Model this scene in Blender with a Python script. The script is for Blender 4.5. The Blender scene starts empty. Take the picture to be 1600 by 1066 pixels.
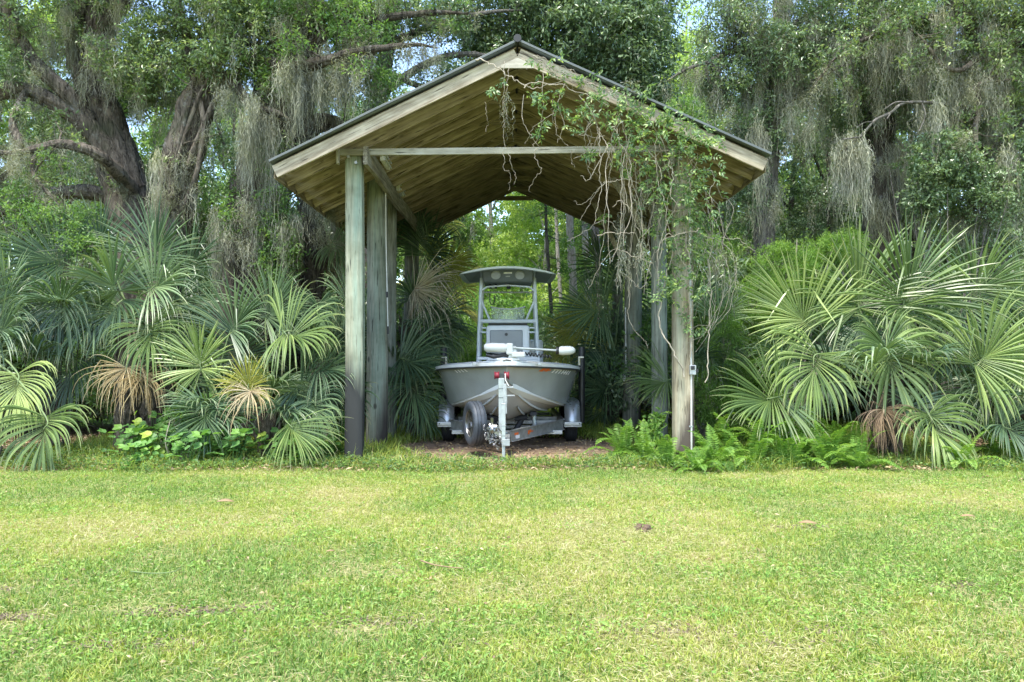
import bpy, math, random
import numpy as np
from mathutils import Vector, Matrix

S = bpy.context.scene
C = S.collection
R = math.radians

# ------------------------------------------------------------------ camera, sky, sun, exposure
EYE = 1.4; FPX = 1200.0; HOR = 562.0
cam_d = bpy.data.cameras.new('camera'); cam = bpy.data.objects.new('camera', cam_d); C.objects.link(cam)
cam.location = (0, 0, EYE); cam.rotation_euler = (R(90), 0, 0)
cam_d.sensor_width = 36; cam_d.lens = 36 * FPX / 1600
cam_d.shift_y = (HOR - 533) / 1600
cam_d.clip_start = .05; cam_d.clip_end = 500
S.camera = cam
SUN_EL, SUN_AZ = 66, 205      # azimuth clockwise from +Y
w = bpy.data.worlds.new('World'); S.world = w; w.use_nodes = True
nt = w.node_tree; bg = nt.nodes['Background']
sky = nt.nodes.new('ShaderNodeTexSky'); sky.sky_type = 'NISHITA'; sky.sun_disc = False
sky.sun_elevation = R(SUN_EL); sky.sun_rotation = R(SUN_AZ); sky.air_density = 1.0; sky.dust_density = 1.2; sky.ozone_density = 1.0
nt.links.new(sky.outputs[0], bg.inputs[0]); bg.inputs[1].default_value = .15
sd = bpy.data.lights.new('sun', 'SUN'); sd.energy = 2.0; sd.angle = R(14); sd.color = (1, .95, .86)
sun = bpy.data.objects.new('sun', sd); C.objects.link(sun)
_d = Vector((math.sin(R(SUN_AZ)) * math.cos(R(SUN_EL)), math.cos(R(SUN_AZ)) * math.cos(R(SUN_EL)), math.sin(R(SUN_EL))))
sun.rotation_euler = _d.to_track_quat('Z', 'Y').to_euler(); sun.location = _d * 30
S.view_settings.view_transform = 'Standard'; S.view_settings.look = 'None'
S.view_settings.exposure = 2.05; S.view_settings.gamma = 1; S.view_settings.use_curve_mapping = False
S.render.engine = 'CYCLES'
S.cycles.max_bounces = 8; S.cycles.diffuse_bounces = 5; S.cycles.transparent_max_bounces = 6; S.cycles.caustics_reflective = False
S.cycles.caustics_refractive = False; S.cycles.use_denoising = True

def P(px, py, Y):
    return Vector(((px - 800) / FPX * Y, Y, EYE - (py - HOR) / FPX * Y))
def PX(px, Y): return (px - 800) / FPX * Y
def PZ(py, Y): return EYE - (py - HOR) / FPX * Y

# ------------------------------------------------------------------ object helpers
def link(o, parent=None):
    C.objects.link(o)
    if parent is not None:
        o.parent = parent
    return o
def tag(o, label=None, cat=None, group=None, kind=None):
    if label: o['label'] = label
    if cat: o['category'] = cat
    if group: o['group'] = group
    if kind: o['kind'] = kind
    return o
def thing(name, label, cat, loc=(0, 0, 0), group=None, rz=0):
    o = bpy.data.objects.new(name, None); o.empty_display_size = .1
    link(o); o.location = loc; o.rotation_euler.z = rz
    return tag(o, label, cat, group)

def npmesh(name, V, faces, mat, parent=None, attrs=None, smooth=False):
    """V (N,3); faces: list of int arrays (M,k)"""
    V = np.asarray(V, dtype=np.float32)
    if not isinstance(faces, (list, tuple)): faces = [faces]
    faces = [np.asarray(f, dtype=np.int32) for f in faces if len(f)]
    me = bpy.data.meshes.new(name)
    me.vertices.add(len(V)); me.vertices.foreach_set('co', V.ravel())
    nl = sum(f.size for f in faces); npoly = sum(len(f) for f in faces)
    me.loops.add(nl); me.polygons.add(npoly)
    me.loops.foreach_set('vertex_index', np.concatenate([f.ravel() for f in faces]))
    tot = np.concatenate([np.full(len(f), f.shape[1], np.int32) for f in faces])
    st = np.concatenate([[0], np.cumsum(tot)[:-1]]).astype(np.int32)
    me.polygons.foreach_set('loop_start', st)
    me.polygons.foreach_set('use_smooth', np.full(npoly, smooth))
    if attrs:
        for k, a in attrs.items():
            at = me.attributes.new(k, 'FLOAT', 'POINT'); at.data.foreach_set('value', np.asarray(a, dtype=np.float32))
    me.update(calc_edges=True)
    if mat: me.materials.append(mat)
    o = bpy.data.objects.new(name, me)
    return link(o, parent)

class MB:
    def __init__(s): s.v = []; s.f = []
    def add(s, V, F):
        n = len(s.v); s.v += [tuple(p) for p in V]; s.f += [tuple(i + n for i in f) for f in F]; return s
    def box(s, c, size, rot=None, taper=None):
        hx, hy, hz = [d / 2 for d in size]
        P8 = [Vector((x * hx, y * hy, z * hz)) for z in (-1, 1) for y in (-1, 1) for x in (-1, 1)]
        if taper:
            for i in range(4, 8): P8[i].x *= taper; P8[i].y *= taper
        if rot is not None: P8 = [rot @ p for p in P8]
        c = Vector(c)
        return s.add([p + c for p in P8], [(0, 2, 3, 1), (4, 5, 7, 6), (0, 1, 5, 4), (2, 6, 7, 3), (0, 4, 6, 2), (1, 3, 7, 5)])
    def bar(s, a, b, wx, wz, up=(0, 0, 1)):
        """box along a->b"""
        a, b = Vector(a), Vector(b); d = (b - a); L = d.length; d.normalize()
        u = Vector(up); sd_ = d.cross(u)
        if sd_.length < 1e-4: sd_ = d.cross(Vector((1, 0, 0)))
        sd_.normalize(); u = sd_.cross(d)
        M = Matrix((sd_, d, u)).transposed()
        return s.box((a + b) / 2, (wx, L, wz), M)
    def tube(s, pts, r, n=10, caps=True, sx=1.0):
        pts = [Vector(p) for p in pts]
        if not hasattr(r, '__len__'): r = [r] * len(pts)
        base = len(s.v); side = None
        for i, p in enumerate(pts):
            t = (pts[min(i + 1, len(pts) - 1)] - pts[max(i - 1, 0)]).normalized()
            if side is None:
                side = t.cross(Vector((0, 0, 1)))
                if side.length < .05: side = t.cross(Vector((0, 1, 0)))
            side = (side - t * side.dot(t)).normalized(); up = t.cross(side)
            for k in range(n):
                a = 2 * math.pi * k / n
                s.v.append(tuple(p + side * math.cos(a) * r[i] * sx + up * math.sin(a) * r[i]))
        for i in range(len(pts) - 1):
            for k in range(n):
                a, b = base + i * n + k, base + i * n + (k + 1) % n
                s.f.append((a, b, b + n, a + n))
        if caps:
            s.f.append(tuple(base + k for k in range(n))[::-1]); m = base + (len(pts) - 1) * n
            s.f.append(tuple(m + k for k in range(n)))
        return s
    def lathe(s, prof, c, axis=(0, 0, 1), n=24):
        """prof list of (r, h) along axis from c"""
        ax = Vector(axis).normalized(); sd_ = ax.cross(Vector((0, 0, 1)))
        if sd_.length < .05: sd_ = ax.cross(Vector((0, 1, 0)))
        sd_.normalize(); up = ax.cross(sd_); c = Vector(c); base = len(s.v)
        for r, h in prof:
            for k in range(n):
                a = 2 * math.pi * k / n
                s.v.append(tuple(c + ax * h + (sd_ * math.cos(a) + up * math.sin(a)) * r))
        for i in range(len(prof) - 1):
            for k in range(n):
                a, b = base + i * n + k, base + i * n + (k + 1) % n
                s.f.append((a, b, b + n, a + n))
        return s
    def prism(s, poly, axis_vec):
        """poly: list of 3D points; extruded by axis_vec"""
        n = len(poly); A = Vector(axis_vec)
        V = [Vector(p) for p in poly] + [Vector(p) + A for p in poly]
        return s.add(V, [tuple(range(n))[::-1], tuple(range(n, 2 * n))] + [(i, (i + 1) % n, (i + 1) % n + n, i + n) for i in range(n)])
    def build(s, name, mat, parent=None, smooth=None, bevel=0, origin=None):
        me = bpy.data.meshes.new(name)
        v = s.v
        if origin is not None:
            o_ = Vector(origin); v = [tuple(Vector(p) - o_) for p in v]
        me.from_pydata(v, [], s.f); me.materials.append(mat)
        if smooth is not None:
            me.polygons.foreach_set('use_smooth', [True] * len(me.polygons)); me.set_sharp_from_angle(angle=R(smooth))
        me.update()
        o = bpy.data.objects.new(name, me)
        if origin is not None: o.location = origin
        if bevel:
            b = o.modifiers.new('bevel', 'BEVEL'); b.width = bevel; b.segments = 2; b.limit_method = 'ANGLE'
        return link(o, parent)

# ------------------------------------------------------------------ numpy generators
def nrm(a):
    return a / (np.linalg.norm(a, axis=-1, keepdims=True) + 1e-9)
def tubes_np(pts, rad, n=8, rough=0.0, seed=0, ridges=0, twist=0):
    """one tube as numpy arrays; pts (K,3)"""
    rng = np.random.default_rng(seed)
    pts = np.asarray(pts, float); K = len(pts)
    T = nrm(np.gradient(pts, axis=0))
    side = np.cross(T[0], (0.3, 1, 0.1)); side /= np.linalg.norm(side)
    ang = np.arange(n) * 2 * np.pi / n
    out = []
    nz = rng.normal(size=(K + 4, n)); nz = (nz[:-4] + nz[1:-3] + nz[2:-2] + nz[3:-1]) / 2
    S_ = np.concatenate([[0], np.cumsum(np.linalg.norm(np.diff(pts, axis=0), axis=1))]); rd = np.zeros((K, n))
    if ridges:
        for mm in range(3, 22, 2):
            ph = rng.random() * 6.28; tw = rng.normal() * 1.2 + twist * mm
            rd += np.cos(mm * ang[None] + ph + tw * S_[:, None] + 1.1 * np.sin(S_[:, None] * rng.uniform(2, 6) + ph)) * (1.0 / (1 + .06 * mm))
        rd = rd / 2.2
    for i in range(K):
        side = side - T[i] * side.dot(T[i]); side /= np.linalg.norm(side)
        up = np.cross(T[i], side)
        r = rad[i] * (1 + rough * nz[i] + ridges * rd[i])
        out.append(pts[i] + np.cos(ang)[:, None] * side * r[:, None] + np.sin(ang)[:, None] * up * r[:, None])
    V = np.concatenate(out)
    i, k = np.meshgrid(np.arange(K - 1), np.arange(n), indexing='ij')
    a = i * n + k; b = i * n + (k + 1) % n
    F = np.stack([a, b, b + n, a + n], -1).reshape(-1, 4)
    return V, F
def spline(pts, m):
    """Catmull-Rom resample of (K,D) to about m points per span"""
    p = np.asarray(pts, float); p = np.vstack([2 * p[0] - p[1], p, 2 * p[-1] - p[-2]]); out = []
    for i in range(1, len(p) - 2):
        t = np.linspace(0, 1, m, endpoint=False)[:, None]
        a, b, c, d = p[i - 1], p[i], p[i + 1], p[i + 2]
        out.append(.5 * ((2 * b) + (c - a) * t + (2 * a - 5 * b + 4 * c - d) * t * t + (3 * b - a - 3 * c + d) * t ** 3))
    out.append(p[-2][None]); return np.concatenate(out)
def join(parts):
    """list of (V,F) -> V,F"""
    vs, fs, n = [], [], 0
    for V, F in parts:
        vs.append(V); fs.append(F + n); n += len(V)
    return np.concatenate(vs), np.concatenate(fs)
def ribbons(paths, width, side):
    """paths (N,K,3), width (N,K), side (N,3) or (N,K,3) -> V,F"""
    N, K, _ = paths.shape
    if side.ndim == 2: side = side[:, None, :]
    a = paths - side * width[..., None] / 2; b = paths + side * width[..., None] / 2
    V = np.stack([a, b], 2).reshape(-1, 3)
    i, k = np.meshgrid(np.arange(N), np.arange(K - 1), indexing='ij')
    q = (i * K + k) * 2
    F = np.stack([q, q + 1, q + 3, q + 2], -1).reshape(-1, 4)
    return V, F
def leaves_np(c, d, n, L, W, rng, bend=.15):
    """kite leaves: centres c (N,3), direction d, normal n; folded a little"""
    n = nrm(n - d * (n * d).sum(-1, keepdims=True)); s = np.cross(d, n)
    L = np.broadcast_to(np.asarray(L, float), (len(c),))[:, None]; W = np.broadcast_to(np.asarray(W, float), (len(c),))[:, None]
    b = c; l = c + d * L * .45 - s * W * .5 + n * W * bend; r = c + d * L * .45 + s * W * .5 + n * W * bend; t = c + d * L - n * L * bend * .6
    V = np.stack([b, r, t, l], 1).reshape(-1, 3)
    q = np.arange(len(c))[:, None] * 4
    return V, q + np.array([[0, 1, 2, 3]])
def rdir(rng, N, zb=0.0, zs=1.0):
    v = rng.normal(size=(N, 3)); v[:, 2] = v[:, 2] * zs + zb; return nrm(v)
def vnoise(x, y, s, seed):
    """smooth value noise 0..1"""
    rng = np.random.default_rng(seed); g = rng.random((64, 64))
    x = x / s + 100.3; y = y / s + 100.7
    xi = np.floor(x).astype(int); yi = np.floor(y).astype(int); fx = x - xi; fy = y - yi
    fx = fx * fx * (3 - 2 * fx); fy = fy * fy * (3 - 2 * fy)
    G = lambda a, b: g[a % 64, b % 64]
    return (G(xi, yi) * (1 - fx) + G(xi + 1, yi) * fx) * (1 - fy) + (G(xi, yi + 1) * (1 - fx) + G(xi + 1, yi + 1) * fx) * fy
def fbm(x, y, s, seed):
    return (vnoise(x, y, s, seed) * .5 + vnoise(x, y, s / 2.1, seed + 1) * .3 + vnoise(x, y, s / 4.3, seed + 2) * .2)

# ------------------------------------------------------------------ materials
def newmat(name):
    m = bpy.data.materials.new(name); m.use_nodes = True
    nt = m.node_tree; b = nt.nodes['Principled BSDF']; return m, nt, b
def N(nt, t, **kw):
    n = nt.nodes.new(t)
    for k, v in kw.items(): setattr(n, k, v)
    return n
def ramp(nt, stops):
    r = N(nt, 'ShaderNodeValToRGB'); e = r.color_ramp.elements
    while len(e) < len(stops): e.new(.5)
    for i, (p, c) in enumerate(stops): e[i].position = p; e[i].color = (*c, 1)
    return r
def mixc(nt, fac, a, b, mode='MIX'):
    m = N(nt, 'ShaderNodeMix'); m.data_type = 'RGBA'; m.blend_type = mode
    for s, v in ((m.inputs[0], fac), (m.inputs[6], a), (m.inputs[7], b)):
        if hasattr(v, 'links') or hasattr(v, 'is_linked'): nt.links.new(v, s)
        elif isinstance(v, tuple): s.default_value = (*v, 1)
        else: s.default_value = v
    return m.outputs[2]
def noise(nt, scale, detail=4, vec=None, rough=.55, dist=0):
    n = N(nt, 'ShaderNodeTexNoise'); n.inputs['Scale'].default_value = scale; n.inputs['Detail'].default_value = detail
    n.inputs['Roughness'].default_value = rough; n.inputs['Distortion'].default_value = dist
    if vec is not None: nt.links.new(vec, n.inputs['Vector'])
    return n.outputs['Fac']
def coords(nt, scale=(1, 1, 1), kind='Object'):
    t = N(nt, 'ShaderNodeTexCoord'); m = N(nt, 'ShaderNodeMapping'); m.inputs['Scale'].default_value = scale
    nt.links.new(t.outputs[kind], m.inputs[0]); return m.outputs[0]
def bump(nt, b, h, strength=.4, dist=.02):
    bp = N(nt, 'ShaderNodeBump'); bp.inputs['Strength'].default_value = strength; bp.inputs['Distance'].default_value = dist
    nt.links.new(h, bp.inputs['Height']); nt.links.new(bp.outputs[0], b.inputs['Normal'])
def contrast(nt, v, lo, hi):
    m = N(nt, 'ShaderNodeMapRange'); m.inputs[1].default_value = lo; m.inputs[2].default_value = hi
    nt.links.new(v, m.inputs[0]); return m.outputs[0]

def plain(name, col, rough=.5, metal=0.0, var=.25, scale=6, bmp=0, spec=.5, coat=0):
    m, nt, b = newmat(name)
    v = coords(nt); n = noise(nt, scale, 6, v)
    dark = tuple(c * (1 - var) for c in col); lite = tuple(min(1, c * (1 + var * .6)) for c in col)
    c = mixc(nt, contrast(nt, n, .3, .7), dark, lite); nt.links.new(c, b.inputs['Base Color'])
    n2 = noise(nt, scale * 5, 4, v)
    mr = N(nt, 'ShaderNodeMapRange'); mr.inputs[3].default_value = max(.03, rough - .12); mr.inputs[4].default_value = min(1, rough + .12)
    nt.links.new(n2, mr.inputs[0]); nt.links.new(mr.outputs[0], b.inputs['Roughness'])
    b.inputs['Metallic'].default_value = metal; b.inputs['Specular IOR Level'].default_value = spec
    if coat: b.inputs['Coat Weight'].default_value = coat
    if bmp: bump(nt, b, n2, bmp, .01)
    return m
def leafmat(name, cols, trans=.35, rough=.45, tip=None, spec=.4, tcol=1.5):
    """cols: list of (pos, colour) along attribute rnd; tip: colour at attribute tip=1"""
    m, nt, b = newmat(name)
    a = N(nt, 'ShaderNodeAttribute'); a.attribute_name = 'rnd'
    r = ramp(nt, cols); nt.links.new(a.outputs['Fac'], r.inputs[0]); c = r.outputs[0]
    nn = noise(nt, 2.5, 3, coords(nt)); c = mixc(nt, contrast(nt, nn, .3, .75), c, mixc(nt, 1.0, c, (1.25, 1.2, .9), 'MULTIPLY'))
    if tip:
        t = N(nt, 'ShaderNodeAttribute'); t.attribute_name = 'tip'; c = mixc(nt, t.outputs['Fac'], c, tip)
    nt.links.new(c, b.inputs['Base Color']); b.inputs['Roughness'].default_value = rough; b.inputs['Specular IOR Level'].default_value = spec
    tr = N(nt, 'ShaderNodeBsdfTranslucent')
    nt.links.new(mixc(nt, 1.0, c, (tcol, tcol * 1.05, tcol * .5), 'MULTIPLY'), tr.inputs[0])
    ms = N(nt, 'ShaderNodeMixShader'); ms.inputs[0].default_value = trans
    nt.links.new(b.outputs[0], ms.inputs[1]); nt.links.new(tr.outputs[0], ms.inputs[2])
    nt.links.new(ms.outputs[0], nt.nodes['Material Output'].inputs[0]); return m
def wood(name, base, dark, axis=2, knots=True, green=None, stain=None, rough=.85, grain=30):
    """weathered lumber, grain along the object's local axis; green: extra tint patches; stain: (colour, z0, z1, x) patch near the foot"""
    m, nt, b = newmat(name)
    sc = [1, 1, 1]; sc[axis] = .06
    oi = N(nt, 'ShaderNodeObjectInfo')
    t = N(nt, 'ShaderNodeTexCoord'); ad = N(nt, 'ShaderNodeVectorMath'); ad.operation = 'ADD'
    sc2 = N(nt, 'ShaderNodeVectorMath'); sc2.operation = 'SCALE'; sc2.inputs[3].default_value = 7.0
    cmb = N(nt, 'ShaderNodeCombineXYZ'); 
    for k in range(3): nt.links.new(oi.outputs['Random'], cmb.inputs[k])
    nt.links.new(cmb.outputs[0], sc2.inputs[0]); nt.links.new(t.outputs['Object'], ad.inputs[0]); nt.links.new(sc2.outputs[0], ad.inputs[1])
    mp = N(nt, 'ShaderNodeMapping'); mp.inputs['Scale'].default_value = sc; nt.links.new(ad.outputs[0], mp.inputs[0])
    g1 = noise(nt, grain, 6, mp.outputs[0], .65, .4); g2 = noise(nt, 3, 4, ad.outputs[0])
    c = mixc(nt, contrast(nt, g1, .38, .62), dark, base)
    if green:
        c = mixc(nt, contrast(nt, noise(nt, 2.6, 6, mp.outputs[0], .65), .48, .66), c, green)
    c = mixc(nt, contrast(nt, g2, .35, .75), c, mixc(nt, 1.0, c, (.62, .6, .55), 'MULTIPLY'))
    cracks = contrast(nt, noise(nt, grain * 1.6, 3, mp.outputs[0], .5, .2), .39, .32)
    c = mixc(nt, cracks, c, tuple(x * .3 for x in dark))
    if knots:
        vo = N(nt, 'ShaderNodeTexVoronoi'); vo.inputs['Scale'].default_value = 3.3
        mk = N(nt, 'ShaderNodeMapping'); k = [1, 1, 1]; k[axis] = .55; mk.inputs['Scale'].default_value = k
        nt.links.new(ad.outputs[0], mk.inputs[0]); nt.links.new(mk.outputs[0], vo.inputs['Vector'])
        c = mixc(nt, contrast(nt, vo.outputs['Distance'], .11, .06), c, tuple(x * .45 for x in dark))
    if stain:
        sc_, z0, z1, fx = stain
        sx = N(nt, 'ShaderNodeSeparateXYZ'); nt.links.new(t.outputs['Object'], sx.inputs[0])
        zz = N(nt, 'ShaderNodeMath'); zz.operation = 'ADD'; nt.links.new(sx.outputs[2], zz.inputs[0])
        n3 = N(nt, 'ShaderNodeMath'); n3.operation = 'MULTIPLY'; n3.inputs[1].default_value = .9; nt.links.new(noise(nt, 9, 8, mp.outputs[0], .8), n3.inputs[0])
        nt.links.new(n3.outputs[0], zz.inputs[1])
        xx = N(nt, 'ShaderNodeMath'); xx.operation = 'MULTIPLY_ADD'; nt.links.new(sx.outputs[0], xx.inputs[0]); xx.inputs[1].default_value = fx
        nt.links.new(zz.outputs[0], xx.inputs[2])
        c = mixc(nt, contrast(nt, xx.outputs[0], z1, z0), c, sc_)
    nt.links.new(c, b.inputs['Base Color']); b.inputs['Roughness'].default_value = rough; b.inputs['Specular IOR Level'].default_value = .25
    bump(nt, b, g1, .5, .006)
    return m
def barkmat(name, a, b_, moss=(.09, .12, .05), lichen=(.32, .33, .3), sc=9):
    m, nt, b = newmat(name)
    v = coords(nt, (1, 1, .22)); n1 = noise(nt, sc * 1.6, 8, v, .72, .8); n2 = noise(nt, 2.2, 4, coords(nt)); n3 = noise(nt, 5, 6, coords(nt), .7)
    c = mixc(nt, contrast(nt, n1, .36, .64), a, b_)
    c = mixc(nt, contrast(nt, n3, .58, .72), c, lichen)
    c = mixc(nt, contrast(nt, n2, .52, .85), c, moss)
    nt.links.new(c, b.inputs['Base Color']); b.inputs['Roughness'].default_value = .95; b.inputs['Specular IOR Level'].default_value = .15
    bump(nt, b, n1, 1.0, .09); return m

M = {}
M['green_post'] = wood('green_post', (.40, .41, .31), (.24, .26, .19), 2, green=(.27, .38, .31), stain=((.035, .037, .036), 1.5, 2.05, 1.6))
M['post_old'] = wood('post_old', (.27, .28, .22), (.13, .14, .11), 2, green=(.20, .27, .22), stain=((.045, .04, .035), .3, 1.1, -3.5))
M['post_stained'] = wood('post_stained', (.29, .31, .26), (.15, .16, .13), 2, green=(.20, .27, .22))
M['post_tan'] = wood('post_tan', (.47, .42, .30), (.25, .21, .14), 2, green=(.33, .36, .28), stain=((.09, .075, .06), .85, 1.25, -3.0))
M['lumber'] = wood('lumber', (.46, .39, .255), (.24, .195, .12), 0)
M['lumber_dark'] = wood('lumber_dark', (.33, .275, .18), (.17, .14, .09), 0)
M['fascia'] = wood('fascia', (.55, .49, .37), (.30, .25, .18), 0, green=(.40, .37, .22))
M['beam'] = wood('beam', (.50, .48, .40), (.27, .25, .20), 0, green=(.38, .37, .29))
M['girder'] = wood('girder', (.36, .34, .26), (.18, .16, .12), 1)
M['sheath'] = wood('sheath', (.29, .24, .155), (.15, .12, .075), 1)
M['roof_metal'] = plain('roof_metal', (.10, .115, .11), .55, .2, .25, 2)
M['black_cap'] = plain('black_cap', (.02, .022, .022), .6)
M['hull'] = plain('hull', (.35, .38, .365), .22, .0, .20, 1.6, coat=.6)
M['hull_bottom'] = plain('hull_bottom', (.46, .45, .43), .5, 0, .18, 2)
M['gel'] = plain('gel', (.74, .76, .74), .35, 0, .08, 3, coat=.3)
M['gel_strip'] = plain('gel_strip', (.55, .57, .55), .4, 0, .1, 5)
M['frame_al'] = plain('frame_al', (.60, .65, .65), .4, .0, .12, 8)
M['console'] = plain('console', (.76, .79, .79), .4, 0, .08, 3)
M['hatch'] = plain('hatch', (.27, .295, .30), .35, 0, .1, 3)
M['ttop'] = plain('ttop', (.56, .60, .57), .4, 0, .1, 3)
M['ttop_under'] = plain('ttop_under', (.17, .19, .18), .5, 0, .15, 3)
M['rub'] = plain('rub', (.04, .045, .045), .5)
M['white_plastic'] = plain('white_plastic', (.54, .56, .54), .35, 0, .06, 8)
M['black_plastic'] = plain('black_plastic', (.015, .016, .017), .45)
M['galv'] = plain('galv', (.42, .44, .44), .42, .7, .3, 14, .15)
M['galv_lite'] = plain('galv_lite', (.40, .44, .43), .4, .4, .2, 10, .1)
M['fender'] = plain('fender', (.36, .38, .39), .3, .7, .18, 3)
M['chrome'] = plain('chrome', (.34, .345, .345), .32, 1, .15, 20)
M['rubber'] = plain('rubber', (.022, .024, .027), .7, 0, .3, 15)
M['tyre_worn'] = plain('tyre_worn', (.045, .055, .068), .55, 0, .35, 9)
M['red_roll'] = plain('red_roll', (.20, .012, .025), .4, 0, .15, 10)
M['orange'] = plain('orange', (.65, .14, .03), .5, 0, .1, 10)
M['lettering'] = plain('lettering', (.7, .7, .68), .5, 0, .05, 10)
M['pvc'] = plain('pvc', (.55, .55, .51), .5, 0, .25, 6)
M['speaker'] = plain('speaker', (.42, .44, .42), .5, 0, .1, 20)
M['lamp_white'] = plain('lamp_white', (.72, .72, .62), .4, 0, .1, 20)
M['twig'] = plain('twig', (.36, .32, .25), .9, 0, .35, 12, spec=.2)
M['twig_pale'] = plain('twig_pale', (.33, .315, .275), .9, 0, .3, 12, spec=.2)
M['bark'] = barkmat('bark', (.022, .018, .014), (.25, .215, .17), moss=(.07, .085, .045), lichen=(.24, .24, .215))
M['bark_grey'] = barkmat('bark_grey', (.05, .046, .038), (.25, .232, .20), lichen=(.34, .34, .31), moss=(.10, .115, .07))
M['bark_dark'] = barkmat('bark_dark', (.022, .019, .015), (.17, .148, .115), moss=(.05, .075, .03))
M['bark_pale'] = barkmat('bark_pale', (.28, .25, .21), (.5, .47, .41), moss=(.3, .3, .22))
m, nt_, b = newmat('glass_clear'); b.inputs['Alpha'].default_value = .22; b.inputs['Roughness'].default_value = .08; b.inputs['Coat Weight'].default_value = 1
b.inputs['Base Color'].default_value = (.9, .95, .93, 1); M['glass'] = m
# foliage
M['cord'] = M['black_plastic']
def G(*a): return [(p, c) for p, c in a]
M['oak'] = leafmat('oak', G((0, (.05, .09, .045)), (.5, (.105, .165, .075)), (.8, (.19, .26, .12)), (1, (.38, .44, .24))), .30, .34)
M['oak_dark'] = leafmat('oak_dark', G((0, (.045, .085, .045)), (.5, (.095, .155, .078)), (1, (.26, .34, .20))), .25, .30, spec=.5)
M['oak_light'] = leafmat('oak_light', G((0, (.12, .20, .06)), (.5, (.25, .36, .11)), (1, (.46, .54, .23))), .42, .5)
M['mid_green'] = leafmat('mid_green', G((0, (.055, .115, .04)), (.5, (.10, .19, .06)), (1, (.22, .33, .10))), .38, .45)
M['bright'] = leafmat('bright', G((0, (.09, .19, .045)), (.5, (.17, .31, .075)), (1, (.33, .46, .13))), .40, .45)
M['vine_leaf'] = leafmat('vine_leaf', G((0, (.05, .10, .05)), (.4, (.11, .19, .085)), (.8, (.20, .30, .12)), (1, (.40, .47, .20))), .38, .38, spec=.5)
M['feather'] = leafmat('feather', G((0, (.055, .12, .03)), (.5, (.12, .23, .05)), (1, (.25, .38, .09))), .40, .55)
M['round'] = leafmat('round', G((0, (.06, .14, .05)), (.5, (.12, .26, .07)), (.85, (.20, .36, .08)), (1, (.32, .44, .08))), .38, .5)
M['fern'] = leafmat('fern', G((0, (.07, .15, .03)), (.5, (.135, .26, .045)), (1, (.27, .39, .08))), .40, .5)
M['palm'] = leafmat('palm', G((0, (.036, .075, .042)), (.5, (.085, .145, .078)), (1, (.19, .27, .145))), .22, .44, tip=(.36, .33, .17), spec=.55)
M['palm_lite'] = leafmat('palm_lite', G((0, (.065, .115, .04)), (.5, (.155, .23, .08)), (1, (.31, .39, .16))), .26, .36, tip=(.48, .44, .25), spec=.55)
M['palm_yellow'] = leafmat('palm_yellow', G((0, (.20, .22, .05)), (.5, (.36, .36, .08)), (1, (.5, .46, .15))), .32, .5, tip=(.5, .42, .22))
M['palm_dead'] = leafmat('palm_dead', G((0, (.22, .16, .08)), (.5, (.42, .34, .21)), (1, (.60, .53, .38))), .15, .7, tip=(.55, .45, .30), tcol=1.1)
M['palm_brown'] = leafmat('palm_brown', G((0, (.16, .11, .07)), (.5, (.31, .235, .155)), (1, (.47, .39, .28))), .12, .7, tip=(.45, .33, .22), tcol=1.1)
M['palm_grey'] = leafmat('palm_grey', G((0, (.22, .19, .15)), (.5, (.40, .36, .30)), (1, (.55, .51, .44))), .12, .7, tip=(.5, .46, .38), tcol=1.1)
M['petiole'] = plain('petiole', (.15, .21, .08), .75, 0, .25, 8)
M['petiole_dead'] = plain('petiole_dead', (.32, .24, .15), .7, 0, .3, 8)
M['moss'] = leafmat('moss', G((0, (.16, .172, .148)), (.5, (.25, .265, .228)), (1, (.37, .38, .325))), .25, .95, spec=.1, tcol=1.1)
M['litter'] = leafmat('litter', G((0, (.10, .065, .04)), (.5, (.24, .17, .10)), (1, (.42, .33, .22))), .05, .8, tcol=1)
# ------------------------------------------------------------------ ground
m, nt, b = newmat('ground_mat')
tc = N(nt, 'ShaderNodeTexCoord'); sx = N(nt, 'ShaderNodeSeparateXYZ'); nt.links.new(tc.outputs['Object'], sx.inputs[0]); ob = tc.outputs['Object']
thatch = mixc(nt, contrast(nt, noise(nt, 60, 6, ob, .7), .35, .65), (.15, .15, .045), (.40, .36, .19))
thatch = mixc(nt, contrast(nt, noise(nt, .9, 5, ob, .6), .42, .6), thatch, mixc(nt, contrast(nt, noise(nt, 45, 5, ob), .4, .6), (.09, .13, .025), (.22, .28, .06)))
soil = mixc(nt, contrast(nt, noise(nt, 25, 7, ob, .7), .35, .65), (.045, .032, .02), (.17, .12, .07))
mr = N(nt, 'ShaderNodeMath'); mr.operation = 'MULTIPLY_ADD'; nt.links.new(noise(nt, 1.2, 4, ob), mr.inputs[0]); mr.inputs[1].default_value = 1.2; nt.links.new(sx.outputs[1], mr.inputs[2])
c = mixc(nt, contrast(nt, mr.outputs[0], 10.0, 10.5), thatch, soil)
far = mixc(nt, contrast(nt, mr.outputs[0], 16.2, 18.0), c, mixc(nt, contrast(nt, noise(nt, 8, 5, ob), .35, .65), (.09, .17, .03), (.2, .32, .06)))
nt.links.new(far, b.inputs['Base Color']); b.inputs['Roughness'].default_value = .95; b.inputs['Specular IOR Level'].default_value = .1
bump(nt, b, noise(nt, 30, 6, ob, .7), .8, .02)
MB().add([(-120, -60, 0), (120, -60, 0), (120, 160, 0), (-120, 160, 0)], [(0, 1, 2, 3)]).build('ground', m)
tag(bpy.data.objects['ground'], kind='structure')

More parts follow.
